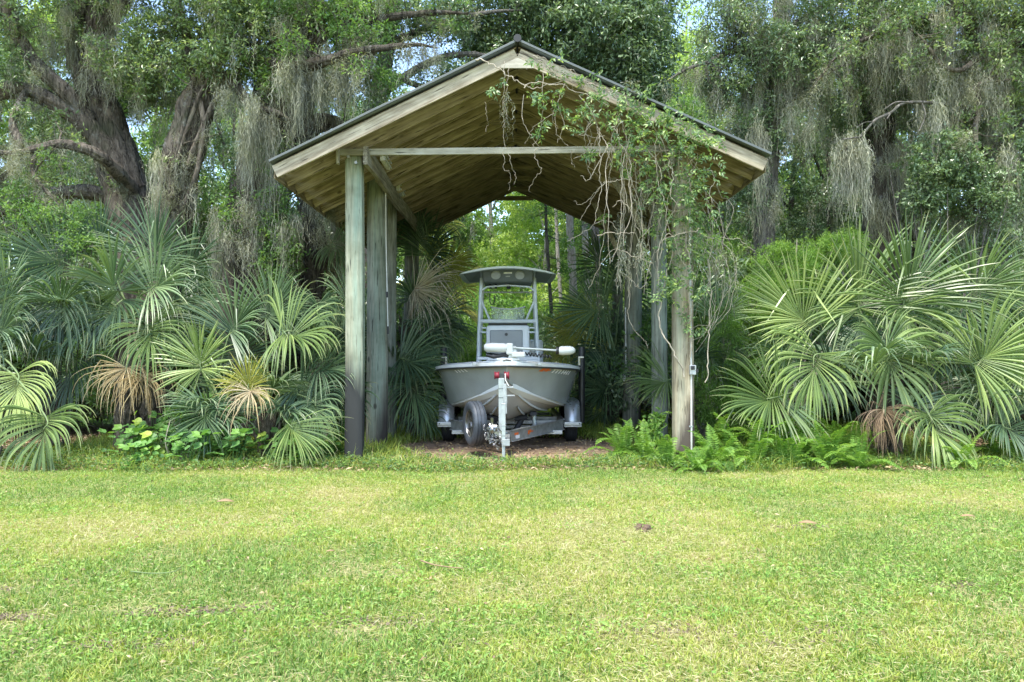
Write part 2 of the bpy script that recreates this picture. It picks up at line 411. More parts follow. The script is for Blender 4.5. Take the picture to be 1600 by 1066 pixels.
# bare dirt of the shed floor
m, nt, b = newmat('dirt_mat'); ob = coords(nt)
c = mixc(nt, contrast(nt, noise(nt, 3, 6, ob, .65), .38, .66), (.135, .085, .05), (.33, .24, .155))
c = mixc(nt, contrast(nt, noise(nt, 28, 6, ob, .7), .56, .7), c, (.08, .05, .03))
nt.links.new(c, b.inputs['Base Color']); b.inputs['Roughness'].default_value = .95; bump(nt, b, noise(nt, 22, 7, ob, .7), .8, .02)
rng = np.random.default_rng(3); pts = []
for k in range(60):
    a = 2 * math.pi * k / 60; r = 1 + .10 * math.sin(3 * a + 1) + .05 * math.sin(7 * a) + rng.normal() * .02
    pts.append((.1 + math.cos(a) * 1.95 * r, 12.05 + math.sin(a) * 1.8 * r, .004))
MB().add(pts, [tuple(range(60))]).build('dirt_floor', m); tag(bpy.data.objects['dirt_floor'], kind='structure')

# ------------------------------------------------------------------ grass blades
DIRT = lambda x, y: ((x - .1) / 1.95) ** 2 + ((y - 12.05) / 1.8) ** 2 < .92
def grass(name, x, y, h, dead, rng, wid, lean=.5, mat=None, label=None, cat=None):
    n = len(x); a = rng.random(n) * 2 * np.pi; ld = np.stack([np.cos(a), np.sin(a), np.zeros(n)], 1)
    b0 = np.stack([x, y, np.full(n, 0.0)], 1); ln = (rng.random(n) ** .7 * lean * 1.6)[:, None]
    up = np.array([[0, 0, 1.0]]); h = h[:, None]
    d1 = nrm(up + ld * ln * .6); d2 = nrm(up * .9 + ld * ln * 2.0)
    side = np.cross(ld, up) * .6 + rdir(rng, n) * .5; side[:, 2] *= .3; side = nrm(side); w_ = (wid * (.6 + .8 * rng.random(n)))[:, None]
    p1 = b0 + d1 * h * .55; p2 = p1 + d2 * h * .55
    V = np.stack([b0 - side * w_ * .4, b0 + side * w_ * .4, p1 - side * w_ * .5, p1 + side * w_ * .5, p2], 1).reshape(-1, 3)
    q = np.arange(n)[:, None] * 5
    rnd = np.repeat(rng.random(n), 5); dd = np.repeat(dead, 5)
    return npmesh(name, V, [q + np.array([[0, 1, 3, 2]]), q + np.array([[2, 3, 4]])], mat or M['grass'], None, {'rnd': rnd, 'dead': dd})
m, nt, b = newmat('grass_mat')
a = N(nt, 'ShaderNodeAttribute'); a.attribute_name = 'rnd'; dA = N(nt, 'ShaderNodeAttribute'); dA.attribute_name = 'dead'
g = ramp(nt, [(0, (.07, .14, .028)), (.5, (.15, .255, .052)), (1, (.31, .42, .12))]); nt.links.new(a.outputs['Fac'], g.inputs[0])
t = ramp(nt, [(0, (.30, .25, .12)), (.5, (.50, .44, .24)), (1, (.62, .57, .38))]); nt.links.new(a.outputs['Fac'], t.inputs[0])
ye = mixc(nt, contrast(nt, dA.outputs['Fac'], 0, .5), g.outputs[0], (.34, .39, .065))
c = mixc(nt, contrast(nt, dA.outputs['Fac'], .5, 1), ye, t.outputs[0])
nt.links.new(c, b.inputs['Base Color']); b.inputs['Roughness'].default_value = .5; b.inputs['Specular IOR Level'].default_value = .35
tr = N(nt, 'ShaderNodeBsdfTranslucent'); nt.links.new(mixc(nt, 1.0, c, (1.3, 1.4, .7), 'MULTIPLY'), tr.inputs[0])
ms = N(nt, 'ShaderNodeMixShader'); ms.inputs[0].default_value = .38; nt.links.new(b.outputs[0], ms.inputs[1]); nt.links.new(tr.outputs[0], ms.inputs[2])
nt.links.new(ms.outputs[0], nt.nodes['Material Output'].inputs[0]); M['grass'] = m

rng = np.random.default_rng(11)
n = 520000
y = 2.7 + (10.1 - 2.7) * rng.random(n) ** 1.15; x = (rng.random(n) * 2 - 1) * (.72 * y + 1.6)
pn = fbm(x, y, 1.5, 5); fn = fbm(x, y, .35, 9); big = fbm(x * .6, y, 2.6, 21)
bare = np.zeros(n)
BARE = ((290, 960, 90, 7, 1), (20, 968, 50, 8, 1), (380, 955, 60, 8, .7), (1004, 828, 12, 5, 1), (600, 975, 120, 10, .5), (1020, 990, 120, 12, .45), (1250, 1010, 90, 10, .35),
                            (1500, 918, 40, 4, .9), (1250, 826, 60, 4, .6), (200, 1010, 150, 14, .5), (1460, 785, 60, 3, .6), (700, 1010, 90, 10, .3), (0, 925, 25, 4, .8), (1290, 990, 90, 10, .4))
for (px, py, rx, ry, k) in BARE:
    ry = ry * 1.5
    Y = FPX * EYE / (py - HOR); cx = PX(px, Y); sy = Y * Y / (FPX * EYE) * ry; sx_ = rx / FPX * Y
    bare = np.maximum(bare, k * np.exp(-((x - cx) / sx_) ** 2 - ((y - Y) / sy) ** 2))
cxm = np.exp(-((x + .4) / 2.8) ** 2)
band = np.exp(-((y - 6.4) / .8) ** 2) * (.35 + .65 * cxm) + .45 * np.exp(-((y - 8.3) / .7) ** 2) * cxm
dead = np.clip((pn - .5) * 1.7 + .17 + band * .36 + (fn - .5) * 1.2 + (fbm(x, y, .11, 91) - .5) * 1.0 + bare * .5 + rng.normal(size=n) * .27 - .22 * np.exp(-((y - 4.9) / .8) ** 2), 0, 1)
keep = (rng.random(n) > bare * .93) & (rng.random(n) < .45 + fn) & (y < 9.75 + .25 * np.sin(x * 1.7) + .2 * pn)
x, y, dead, fn, pn, bare = [q[keep] for q in (x, y, dead, fn, pn, bare)]
h = (.024 + .046 * rng.random(len(x)) ** 1.8) * (1.05 - .45 * dead) * (.35 + fn * 1.1)
gr = grass('lawn_grass', x, y, h, dead, rng, .0052, 1.0); tag(gr, 'short patchy green and straw lawn grass in front of the trees', 'grass', kind='stuff')
# flat dead clippings between the blades
n = 190000; y = 2.7 + 7.2 * rng.random(n) ** 1.1; x = (rng.random(n) * 2 - 1) * (.72 * y + 1.6)
pn = fbm(x, y, 1.5, 5); k = rng.random(n) < np.clip((pn - .32) * 2.2, .40, 1); x, y = x[k], y[k]; n = len(x)
d = rdir(rng, n, .06, .22); d[:, 2] = np.abs(d[:, 2]); c0 = np.stack([x, y, .006 + .016 * rng.random(n)], 1)
def bare_at(x, y):
    q = np.zeros(len(x))
    for (px, py, rx, ry, k) in BARE:
        Y = FPX * EYE / (py - HOR); cx = PX(px, Y); sy = Y * Y / (FPX * EYE) * ry; sx_ = rx / FPX * Y
        q = np.maximum(q, k * np.exp(-((x - cx) / sx_) ** 2 - ((y - Y) / sy) ** 2))
    return q
V, F = leaves_np(c0, d, rdir(rng, n, 1.5), .03 + .04 * rng.random(n), .005, rng, .1)
o = npmesh('grass_thatch', V, F, M['grass'], None, {'rnd': np.repeat(rng.random(n), 4), 'dead': np.repeat(.75 + .25 * rng.random(n), 4)})
tag(o, 'dry straw thatch lying between the lawn blades', 'thatch', kind='stuff')
n = 260000; y = 3 + 4.5 * rng.random(n); x = (rng.random(n) * 2 - 1) * (.72 * y + .6); k = rng.random(n) < bare_at(x, y) ** 1.4; x, y = x[k], y[k]; n = len(x)
V, F = leaves_np(np.stack([x, y, .004 + .02 * rng.random(n)], 1), rdir(rng, n, 0, .3), rdir(rng, n, 1.0), .012 + .03 * rng.random(n), .008, rng, .3)
o = npmesh('bare_patch_litter', V, F, plain('litter_grey', (.19, .15, .105), .95, 0, .5, 40, spec=.1), None, {'rnd': np.repeat(rng.random(n), 4)}); tag(o, 'grey crumbs of dead matter on the bare spots of the lawn', 'debris', kind='stuff')

# broad leaved weeds among the turf
n = 70000; y = 2.7 + 7 * rng.random(n) ** 1.2; x = (rng.random(n) * 2 - 1) * (.72 * y + 1.6)
k = rng.random(n) < np.clip((fbm(x, y, .45, 131) - .50) * 6, 0.02, .95); x, y = x[k], y[k]; n = len(x)
V, F = leaves_np(np.stack([x, y, .008 + .028 * rng.random(n)], 1), rdir(rng, n, .1, .35), rdir(rng, n, 1.5), .018 + .02 * rng.random(n), .015, rng)
o = npmesh('lawn_weeds', V, F, M['bright'], None, {'rnd': np.repeat(.4 + .6 * rng.random(n), 4)}); tag(o, 'small broad leaved weeds growing among the lawn grass', 'weeds', kind='stuff')

# long weeds along the edge of the wood, round the shed feet and behind the boat
n = 90000; x = rng.random(n) * 22 - 11; u = rng.random(n); y = 9.65 + 1.5 * u ** 1.2 + .2 * np.sin(x * 1.7)
k = (rng.random(n) < .35 + fbm(x, y, .5, 31) * .8) & ~DIRT(x, y); x, y = x[k], y[k]
k2 = rng.random(len(x)) < .55; x, y = x[k2], y[k2]; h = (.04 + .20 * rng.random(len(x)) ** 2.6) * (.3 + fbm(x, y, .6, 40) * 1.4)
o1 = grass('edge_weeds', x, y, h, np.clip(rng.normal(size=len(x)) * .3 + .25, 0, 1), rng, .007, 1.0); tag(o1, 'ragged taller weeds along the edge of the wood and shed', 'weeds', kind='stuff')
n = 90000; x = rng.random(n) * 14 - 7; y = 11 + 16 * rng.random(n) ** 1.2; k = ~DIRT(x, y); x, y = x[k], y[k]
h = (.08 + .18 * rng.random(len(x)))
o1 = grass('rear_grass', x, y, h, np.clip(rng.normal(size=len(x)) * .15 + .25, 0, 1), rng, .014, .8); tag(o1, 'bright long grass behind and beside the boat trailer', 'grass', kind='stuff')
# small creeping leaves along the lawn edge
n = 42000; x = rng.random(n) * 22 - 11; u = rng.random(n) ** 1.2; y = 9.6 + 2.0 * u + .2 * np.sin(x * 1.7)
k = ~DIRT(x, y) & (rng.random(n) < .25 + fbm(x, y, .7, 77)); x, y = x[k], y[k]; n = len(x)
z = .02 + .16 * rng.random(n) * fbm(x, y, .5, 60) * 1.4
V, F = leaves_np(np.stack([x, y, z], 1), rdir(rng, n, .1, .4), rdir(rng, n, 1.4), .03 + .03 * rng.random(n), .022, rng)
o = npmesh('ground_cover', V, F, M['mid_green'], None, {'rnd': np.repeat(rng.random(n), 4)}); tag(o, 'small creeping leaves covering the soil under the trees', 'ground cover', kind='stuff')
n = 30000; x = rng.random(n) * 22 - 11; y = 9.6 + 4.5 * rng.random(n); k = ~DIRT(x, y) | (rng.random(n) < .22); x, y = x[k], y[k]; n = len(x)
V, F = leaves_np(np.stack([x, y, .01 + .03 * rng.random(n)], 1), rdir(rng, n, 0, .2), rdir(rng, n, 1.6), .05 + .05 * rng.random(n), .022, rng, .3)
o = npmesh('leaf_litter', V, F, M['litter'], None, {'rnd': np.repeat(rng.random(n), 4)}); tag(o, 'brown dead leaves scattered under the trees and shed', 'leaf litter', kind='stuff')

n = 420; y = 2.9 + 6.7 * rng.random(n); x = (rng.random(n) * 2 - 1) * (.72 * y + 1.2)
V, F = leaves_np(np.stack([x, y, .03 + .012 * rng.random(n)], 1), rdir(rng, n, 0, .15), rdir(rng, n, 1.3), .02 + .035 * rng.random(n), .014, rng, .35)
o = npmesh('lawn_leaf_litter', V, F, M['litter'], None, {'rnd': np.repeat(rng.random(n), 4)}); tag(o, 'tiny brown leaf bits sprinkled over the whole lawn', 'leaf litter', kind='stuff')
# fallen bits on the lawn
def fallen_leaf(px, py, Lm, lab, mat, seed):
    rg = np.random.default_rng(seed); Y = FPX * EYE / (py - HOR); c0 = P(px, py, Y); c0.z = .0
    k = 7; t = np.linspace(-.5, .5, k); ang = rg.random() * .6 - .3
    path = np.stack([np.cos(ang) * t * Lm, np.sin(ang) * t * Lm, .02 + .05 * Lm * np.cos(t * 5)], 1) + np.array([c0.x, c0.y, .03])
    wv = Lm * .30 * np.cos(t * 2.9); side = np.array([[-math.sin(ang), math.cos(ang), .35]])
    V, F = ribbons(path[None], wv[None], nrm(side)); o = npmesh('fallen_leaf', V, F, mat, None, {'rnd': np.full(len(V), .5)}, True); tag(o, lab, 'fallen leaf')
    o.modifiers.new('thick', 'SOLIDIFY').thickness = .003
fallen_leaf(352, 791, .17, 'curled reddish brown leaf lying on the lawn left of the shed', M['litter'], 1)
fallen_leaf(1512, 815, .12, 'brown leaf lying on the lawn at the far right', M['litter'], 2)
fallen_leaf(1262, 826, .15, 'flat tan leaf on the lawn in front of the right palms', M['litter'], 3)
fallen_leaf(516, 872, .06, 'small pale leaf on the grass nearer the camera than the curled leaf', M['litter'], 4)
def stick(pts, r, lab, mat, nm='fallen_twig'):
    p = []
    for px, py, z in pts:
        Y = FPX * (EYE - z) / (py - HOR); p.append(tuple(P(px, py, Y)))
    q = spline(p, 5); o = MB().tube([tuple(v) for v in q], [r * (1 - .5 * i / len(q)) for i in range(len(q))], 7).build(nm, mat, smooth=60); tag(o, lab, 'twig')
stick([(658, 876, .05), (676, 882, .06), (700, 886, .05), (724, 888, .07)], .006, 'curved tan twig lying on the lawn in front of the boat', plain('twig_tan', (.24, .17, .09), .9, 0, .4, 30))
stick([(205, 893, .05), (240, 896, .04), (272, 893, .06), (284, 884, .1)], .004, 'thin green brown runner lying across the left lawn', M['petiole'])
mb = MB(); rg = random.Random(4)
for k in range(14):
    a = rg.random() * 6.28; mb.lathe([(0, .0), (.03, .0), (.024, .02), (0, .03)], (PX(1004, 6.3) + math.cos(a) * .04, 6.3 + math.sin(a) * .05, rg.random() * .03), (rg.random() - .5, rg.random() - .5, 1), 7)
tag(mb.build('soil_clod', plain('clod', (.12, .08, .05), .95, 0, .4, 30)), 'small dark crumbling clod of soil on the lawn', 'clod')
# ------------------------------------------------------------------ the pole shed
YF, YB = 9.9, 17.5
XL, XR, XC = -3.06, 3.27, .07
ZR, ZEL, ZER = 5.48, 3.96, 4.05
shed = thing('pole_shed', 'open wooden pole shed with gabled metal roof sheltering the boat', 'shed', (XC, 13.7, 0))
def sp(o):    # keep world placement under the shed
    o.parent = shed; o.matrix_parent_inverse = Matrix.Translation(-Vector((XC, 13.7, 0))); return o
def pole(name, x, y, h, r, mat, sq=0.0, lean=(0, 0), seed=0, n=20):
    rg = np.random.default_rng(seed); mb = MB(); K = 16; ph = rg.random(6) * 6
    for i in range(K + 1):
        z = h * i / K - .05; t = i / K
        for k in range(n):
            a = 2 * math.pi * k / n
            rr = r * (1.04 - .08 * t)
            if sq: rr *= 1 / (abs(math.cos(a)) ** sq + abs(math.sin(a)) ** sq) ** (1 / sq)
            rr *= 1 + .012 * math.sin(2 * a + ph[0] + 1.5 * t) + .01 * math.sin(5 * a + ph[1] + 4 * t) + .006 * math.sin(9 * a + ph[2])
            mb.v.append((math.cos(a) * rr + lean[0] * t + .012 * math.sin(3 * t + ph[3]), math.sin(a) * rr + lean[1] * t, z))
    for i in range(K):
        for k in range(n):
            a, b_ = i * n + k, i * n + (k + 1) % n; mb.f.append((a, b_, b_ + n, a + n))
    mb.f.append(tuple(K * n + k for k in range(n)))
    o = mb.build('post', mat, smooth=40); o.location = (x, y, 0); sp(o); tag(o, name); return o
pole('front left post, green treated timber with charred foot', -2.155, 10.5, 4.25, .118, M['green_post'], 7)
pole('thick pole with dark stain', -2.15, 12.15, 4.3, .165, M['post_old'], 0, (.02, 0), 2)
pole('slimmer grey green pole', -2.16, 13.55, 4.3, .13, M['post_stained'], 0, (0, 0), 3)
pole('rear left leaning pole', -2.20, 15.9, 4.35, .12, M['post_old'], 0, (.12, 0), 4)
pole('last left pole', -2.25, 17.3, 4.3, .12, M['post_stained'], 0, (.05, 0), 5)
pole('front right post, tan weathered timber', 2.335, 10.5, 4.2, .128, M['post_tan'], 8, (-.0, 0), 6)
pole('pale green pole', 2.335, 12.2, 4.25, .125, M['post_stained'], 0, (0, 0), 7)
pole('thick grey pole', 2.33, 14.9, 4.3, .17, M['post_old'], 0, (.03, 0), 8)
pole('last right pole', 2.36, 17.2, 4.3, .12, M['post_old'], 0, (0, 0), 9)

def lumber(name, a, b, w_, h, mat, label=None, up=(0, 0, 1), bev=.004):
    """board along a->b with its length on local X"""
    a, b = Vector(a), Vector(b); d = b - a; L = d.length; d.normalize()
    s_ = Vector(up).cross(d)
    if s_.length < 1e-3: s_ = Vector((0, 1, 0)).cross(d)
    s_.normalize(); u = d.cross(s_)
    mb = MB(); K = max(2, int(L / .6)); rg = random.Random(hash((round(a.x, 2), round(a.y, 2), round(a.z, 2))) & 0xffff)
    for i in range(K + 1):
        x = -L / 2 + L * i / K; j = rg.uniform(-.003, .003)
        for (yy, zz) in ((-w_ / 2, -h / 2), (w_ / 2, -h / 2), (w_ / 2, h / 2), (-w_ / 2, h / 2)): mb.v.append((x, yy + j, zz + j))
    for i in range(K):
        for k in range(4): p, q = i * 4 + k, i * 4 + (k + 1) % 4; mb.f.append((p, q, q + 4, p + 4))
    mb.f += [(3, 2, 1, 0), tuple(K * 4 + k for k in range(4))]
    o = mb.build(name, mat, bevel=bev)
    o.matrix_world = Matrix.Translation((a + b) / 2) @ Matrix((d, s_, u)).transposed().to_4x4()
    o.parent = shed; o.matrix_parent_inverse = Matrix.Translation(-Vector((XC, 13.7, 0)))
    if label: tag(o, label)
    return o
def roofz(x, side): return ZR + (ZEL - ZR) * (XC - x) / (XC - XL) if side < 0 else ZR + (ZER - ZR) * (x - XC) / (XR - XC)
RH = .19                                   # rafter height measured vertically
# rafters: 20 pairs, the front pair is the pale fascia
nR = 17
for i in range(nR):
    Y = YF + .02 + (YB - YF - .04) * i / (nR - 1)
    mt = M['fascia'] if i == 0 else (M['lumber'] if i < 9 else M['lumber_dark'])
    for sgn, X1, Z1 in ((-1, XL, ZEL), (1, XR, ZER)):
        dz = -.045 - RH / 2
        a = (XC + sgn * .012, Y, ZR + dz - .006); b = (X1, Y, Z1 + dz)
        lumber('rafter' if i else 'fascia_board', a, b, .04, RH * (.9 if i else .86), mt)
# sheathing boards run front to back above the rafters (one panel a side, board joints in the mesh), metal on top
for sgn, X1, Z1 in ((-1, XL, ZEL), (1, XR, ZER)):
    mb = MB(); nb = 22
    for k in range(nb):
        t0, t1 = k / nb + .0015, (k + 1) / nb - .0015
        if k == 0: t0 = .004
        x0, x1 = XC + (X1 - XC) * t0, XC + (X1 - XC) * t1; z0, z1 = ZR + (Z1 - ZR) * t0 - .028, ZR + (Z1 - ZR) * t1 - .028
        mb.prism([(x0, YF + .03, z0 - .018), (x1, YF + .03, z1 - .018), (x1, YF + .03, z1), (x0, YF + .03, z0)], (0, YB - YF - .06, 0))
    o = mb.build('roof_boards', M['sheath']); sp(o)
    mb = MB(); L = math.hypot(X1 - XC, Z1 - ZR); nrib = 34   # ribs run down the slope
    Yq = []
    for k in range(nrib):
        y0 = YF - .06 + (YB - YF + .12) * k / nrib; p = (YB - YF + .12) / nrib
        Yq += [(y0, 0), (y0 + p * .62, 0), (y0 + p * .72, .022), (y0 + p * .88, .022)]
    Yq.append((YB + .06, 0))
    ex = .05 * sgn; ez = -.05 * abs((Z1 - ZR) / (X1 - XC))
    for (yy, hh) in Yq:
        mb.v += [(XC, yy, ZR + hh - .006), (X1 + ex, yy, Z1 + ez + hh - .006)]
    for k in range(len(Yq) - 1): mb.f.append((2 * k, 2 * k + 1, 2 * k + 3, 2 * k + 2))
    o = mb.build('metal_roof', M['roof_metal'], smooth=20); o.modifiers.new('t', 'SOLIDIFY').thickness = -.004; sp(o)
    o = lumber('roof_edge_trim', (XC + sgn * .02, YF - .055, ZR + .004), (X1 + ex, YF - .055, Z1 + ez + .004), .05, .030, M['roof_metal'])
mb = MB(); mb.tube([(XC, YF - .09, ZR + .03), (XC, YB + .08, ZR + .03)], .05, 12); sp(mb.build('ridge_cap', M['black_cap'], smooth=40))
mb = MB(); mb.prism([(XC - .21, YF - .012, ZR - .335), (XC + .21, YF - .012, ZR - .335), (XC + .21, YF - .012, ZR - .30), (XC, YF - .012, ZR - .20), (XC - .21, YF - .012, ZR - .30)], (0, -.022, 0))
sp(mb.build('gusset_plate', M['beam']))
for i in range(2, nR, 2):
    Y = YF + .02 + (YB - YF - .04) * i / (nR - 1)
    lumber('collar_tie', (XC - .42, Y + .04, ZR - .40), (XC + .42, Y + .04, ZR - .40), .03, .10, M['lumber_dark'])
for sgn, X1, Z1 in ((-1, XL, ZEL), (1, XR, ZER)):
    lumber('eave_board', (X1 + sgn * .012, YF + .05, Z1 - .14), (X1 + sgn * .012, YB, Z1 - .14), .02, .15, M['lumber_dark'])
# long girders on the posts
for x, zz in ((-2.10, 4.10), (2.28, 4.10)):
    o = MB(); L = YB - 10.15
    for i in range(13):
        yy = -L / 2 + L * i / 12; q = .012 * math.sin(i * 1.1)
        for (a, c_) in ((-.03, -.12), (.03, -.12), (.03, .12), (-.03, .12)): o.v.append((a + q, yy, c_ + q * .8))
    for i in range(12):
        for k in range(4): p_, q_ = i * 4 + k, i * 4 + (k + 1) % 4; o.f.append((p_, q_, q_ + 4, p_ + 4))
    o.f += [(3, 2, 1, 0), (48, 49, 50, 51)]
    o = o.build('girder', M['girder'], bevel=.004); o.location = (x + (.16 if x < 0 else -.16), 10.15 + L / 2, zz); sp(o)
lumber('tie_beam', (-2.33, 10.34, PZ(238.5, 10.34)), (2.30, 10.34, PZ(233, 10.34)), .04, .088, M['beam'])
lumber('cleat', (-2.335, 10.30, 4.40), (-2.335, 10.30, 4.02), .035, .075, M['beam'])
lumber('knee_brace', (-1.98, 12.1, 4.1), (-1.98, 11.2, 4.06), .04, .12, M['girder'])
lumber('diagonal_brace', (2.05, 14.5, 3.35), (1.55, 14.5, 4.35), .04, .09, M['girder'])
lumber('diagonal_brace', (2.1, 12.2, 3.45), (1.6, 12.2, 4.28), .04, .09, M['girder'])

for x, y, z in ((-2.2, 10.36, 4.13), (-2.1, 10.36, 4.05), (2.27, 10.36, 4.1)):
    o = MB().lathe([(0, -.03), (.012, -.03), (.014, -.022), (.022, -.022), (.022, -.016), (0, -.016)], (x, y - .015, z), (0, 1, 0), 8).build('bolt_head', M['galv']); sp(o)
# three strip lights under the left girder
for i, (px, py, Y, lab) in enumerate(((604, 252, 11.3, 'short white strip light on the left girder, nearest the front'), (627, 297, 13.4, 'middle white strip light on the left girder'),
                                     (650, 341, 16.2, 'rear white strip light on the left girder'))):
    c0 = P(px, py, Y); c0.x = min(c0.x, -1.84); t = thing('strip_light', lab, 'strip light', c0, 'strip lights along the left girder')
    MB().box((-.02, 0, 0), (.06, .55, .12)).build('housing', M['lamp_white'], t, bevel=.006)
    for dz in (-.035, .035):
        MB().tube([(.028, -.25, dz), (.028, .25, dz)], .012, 10).build('tube', M['white_plastic'], t, smooth=50)
# conduit with box on the right front post
t = thing('conduit', 'thin white electrical conduit with outlet box running down right post', 'conduit', (2.40, 10.345, 0))
MB().tube([(.02, 0, -.03), (.015, 0, 1.2), (.0, 0, 2.5), (-.01, .0, 3.4)], .013, 10).build('pipe', M['pvc'], t, smooth=50)
MB().box((.03, -.01, 1.26), (.085, .06, .13)).build('outlet_box', M['galv'], t, bevel=.006)
MB().box((.025, -.052, 1.29), (.05, .02, .05)).box((.085, -.03, 1.25), (.03, .05, .045)).build('outlet_cover', M['black_plastic'], t, bevel=.004)
for q_ in ((.005, -.005, 2.2), (.01, -.005, .5)): MB().box(q_, (.05, .02, .02)).build('clamp', M['galv'], t)
# rod hanging beside the left poles
t = thing('hanging_rod', 'thin pale rod with black clips hanging beside the left poles', 'rod', tuple(P(601, 300, 11.9)))
b0 = Vector(t.location)
def q(px, py): return P(px, py, 11.9) - b0
MB().tube([q(602, 262), q(603.3, 380), q(605, 458), q(606.3, 512)], .009, 8).build('rod', M['pvc'], t, smooth=50)
MB().tube([q(604.6, 456), q(604.9, 465)], .018, 8).build('clip', M['black_plastic'], t, smooth=50); MB().tube([q(606, 510), q(606.4, 522)], .016, 8).build('clip', M['black_plastic'], t, smooth=50)
# white outlet on the thick right pole
MB().box((2.17, 14.73, 1.05), (.09, .06, .13)).tube([(2.185, 14.72, 1.1), (2.18, 14.74, 2.4)], .012, 8).build('wall_box', M['pvc'], bevel=.004)
tag(bpy.data.objects['wall_box'], 'small pale outlet box with pipe on the thick right pole', 'outlet box')
# ------------------------------------------------------------------ boat (local origin: ground under the bow)
BX, BY = -.075, 11.3
boat = thing('bay_boat', 'grey centre console fishing boat with T-top parked bow first on trailer', 'boat', (BX, BY, 0))
def B(px, py, Y): p = P(px, py, Y); return Vector((p.x - BX, Y - BY, p.z))
LB = 5.7
def prof(y):
    """gunwale half width, gunwale z, chine half width, chine z, keel z at local y"""
    t = min(1, max(0, y / 2.1)); ws = .10 + 1.12 * (1 - (1 - t) ** 2.4) - .05 * max(0, (y - 3.5) / 2.2)
    zs = 1.355 - .10 * min(1, y / 2.0)
    t2 = min(1, max(0, (y - .16) / 2.0)); wc = .012 + .985 * (1 - (1 - t2) ** 2.0) - .05 * max(0, (y - 3.5) / 2.2)
    zc = .615 + .41 * (1 - min(1, wc / .997))
    t3 = min(1, max(0, y / 1.35)); zk = .415 + .90 * (1 - t3) ** 2.6
    if y < .16: zc = zk + .0 + (1.03 - zk) * max(0, y / .16) * .3
    return ws, zs, wc, max(zc, zk + .002), zk
ys = [0, .03, .07, .12, .16, .22, .3, .4, .5, .62, .75, .9, 1.05, 1.2, 1.4, 1.6, 1.8, 2.0, 2.2, 2.6, 3.2, 4, 4.8, LB]
def loft(rows, close=False):
    mb = MB(); n = len(rows[0])
    for r in rows: mb.v += [tuple(p) for p in r]
    for i in range(len(rows) - 1):
        for k in range(n - 1):
            a = i * n + k; mb.f.append((a, a + 1, a + n + 1, a + n))
    return mb
side, bot, strip = [], [], []
for y in ys:
    ws, zs, wc, zc, zk = prof(y)
    L = []
    for k in range(9):      # flared topside
        t = k / 8; f = t ** .75 if y < 2 else t
        xx = wc + .045 * min(1, y) + (ws - wc - .045 * min(1, y)) * (t * .45 + .55 * t ** (1 + .9 * max(0, 1 - y / 2)))
        L.append((xx, y - .0, zc + .002 + (zs - .03 - zc) * t))
    side.append([(-x, a, z) for x, a, z in L[::-1]] + [(0.0, y - .001, zk if y < .2 else zk)] * 0 + L)
    bot.append([(-wc, y, zc), (-wc * .66, y, zk + (zc - zk) * .60), (-wc * .33, y, zk + (zc - zk) * .30), (0, y, zk), (wc * .33, y, zk + (zc - zk) * .30), (wc * .66, y, zk + (zc - zk) * .60), (wc, y, zc)])
for sgn in (-1, 1):
    rows = [[(sgn * abs(p[0]), p[1], p[2]) for p in (r[9:] if sgn > 0 else r[:9][::-1])] for r in side]
    if sgn < 0: mL = loft(rows)
    else: mR = loft(rows)
mb = MB(); mb.add(mL.v, mL.f); mb.add(mR.v, [f[::-1] for f in mR.f])
# stem face and transom
y = 0; ws, zs, wc, zc, zk = prof(0)
mb.add([side[0][k] for k in range(18)], [tuple(range(18))[::-1]])
mb.add([side[-1][k] for k in range(18)] + [(0, LB, prof(LB)[4])], [tuple(range(19))])
hull = mb.build('hull', M['hull'], boat, smooth=50)
loft(bot).build('hull_bottom', M['hull_bottom'], boat, smooth=25)
# broad pale chine strips and spray rails
def rail(fx, w_, dz, name, y0=.2, y1=LB, mat='gel_strip', thick=.03):
    for sgn in (-1, 1):
        mb = MB(); n = 0; Y_ = [y for y in ys if y0 <= y <= y1]
        for y in Y_:
            ws, zs, wc, zc, zk = prof(y); x = wc * fx; zb = lambda f: zk + (zc - zk) * (f / .66 * .6 if f < .66 else .6 + (f - .66) / .34 * .4)
            z = zb(fx) + dz; k = min(1, (y - y0) / .4 + (.75 if fx == 1 else .3)); f1 = max(0, fx - w_ * k / max(wc, .05)); zi = zb(f1)
            mb.v += [(sgn * (x - w_ * k), y - .008, zi - .006), (sgn * (x + .014), y - .014, z - .018), (sgn * (x + .018), y - .014, z + thick * k), (sgn * (x - .02), y + .02, z + thick * k * .6)]
        for i in range(len(Y_) - 1):
            for k in range(4):
                a, b_ = i * 4 + k, i * 4 + (k + 1) % 4; mb.f.append((a, b_, b_ + 4, a + 4))
        mb.build(name, M[mat], boat, smooth=30)
rail(1.0, .085, .0, 'chine_strip', .17, LB, 'gel', .05)
rail(.68, .022, -.003, 'spray_rail', .35, thick=.012); rail(.36, .018, -.003, 'spray_rail', .55, thick=.010)
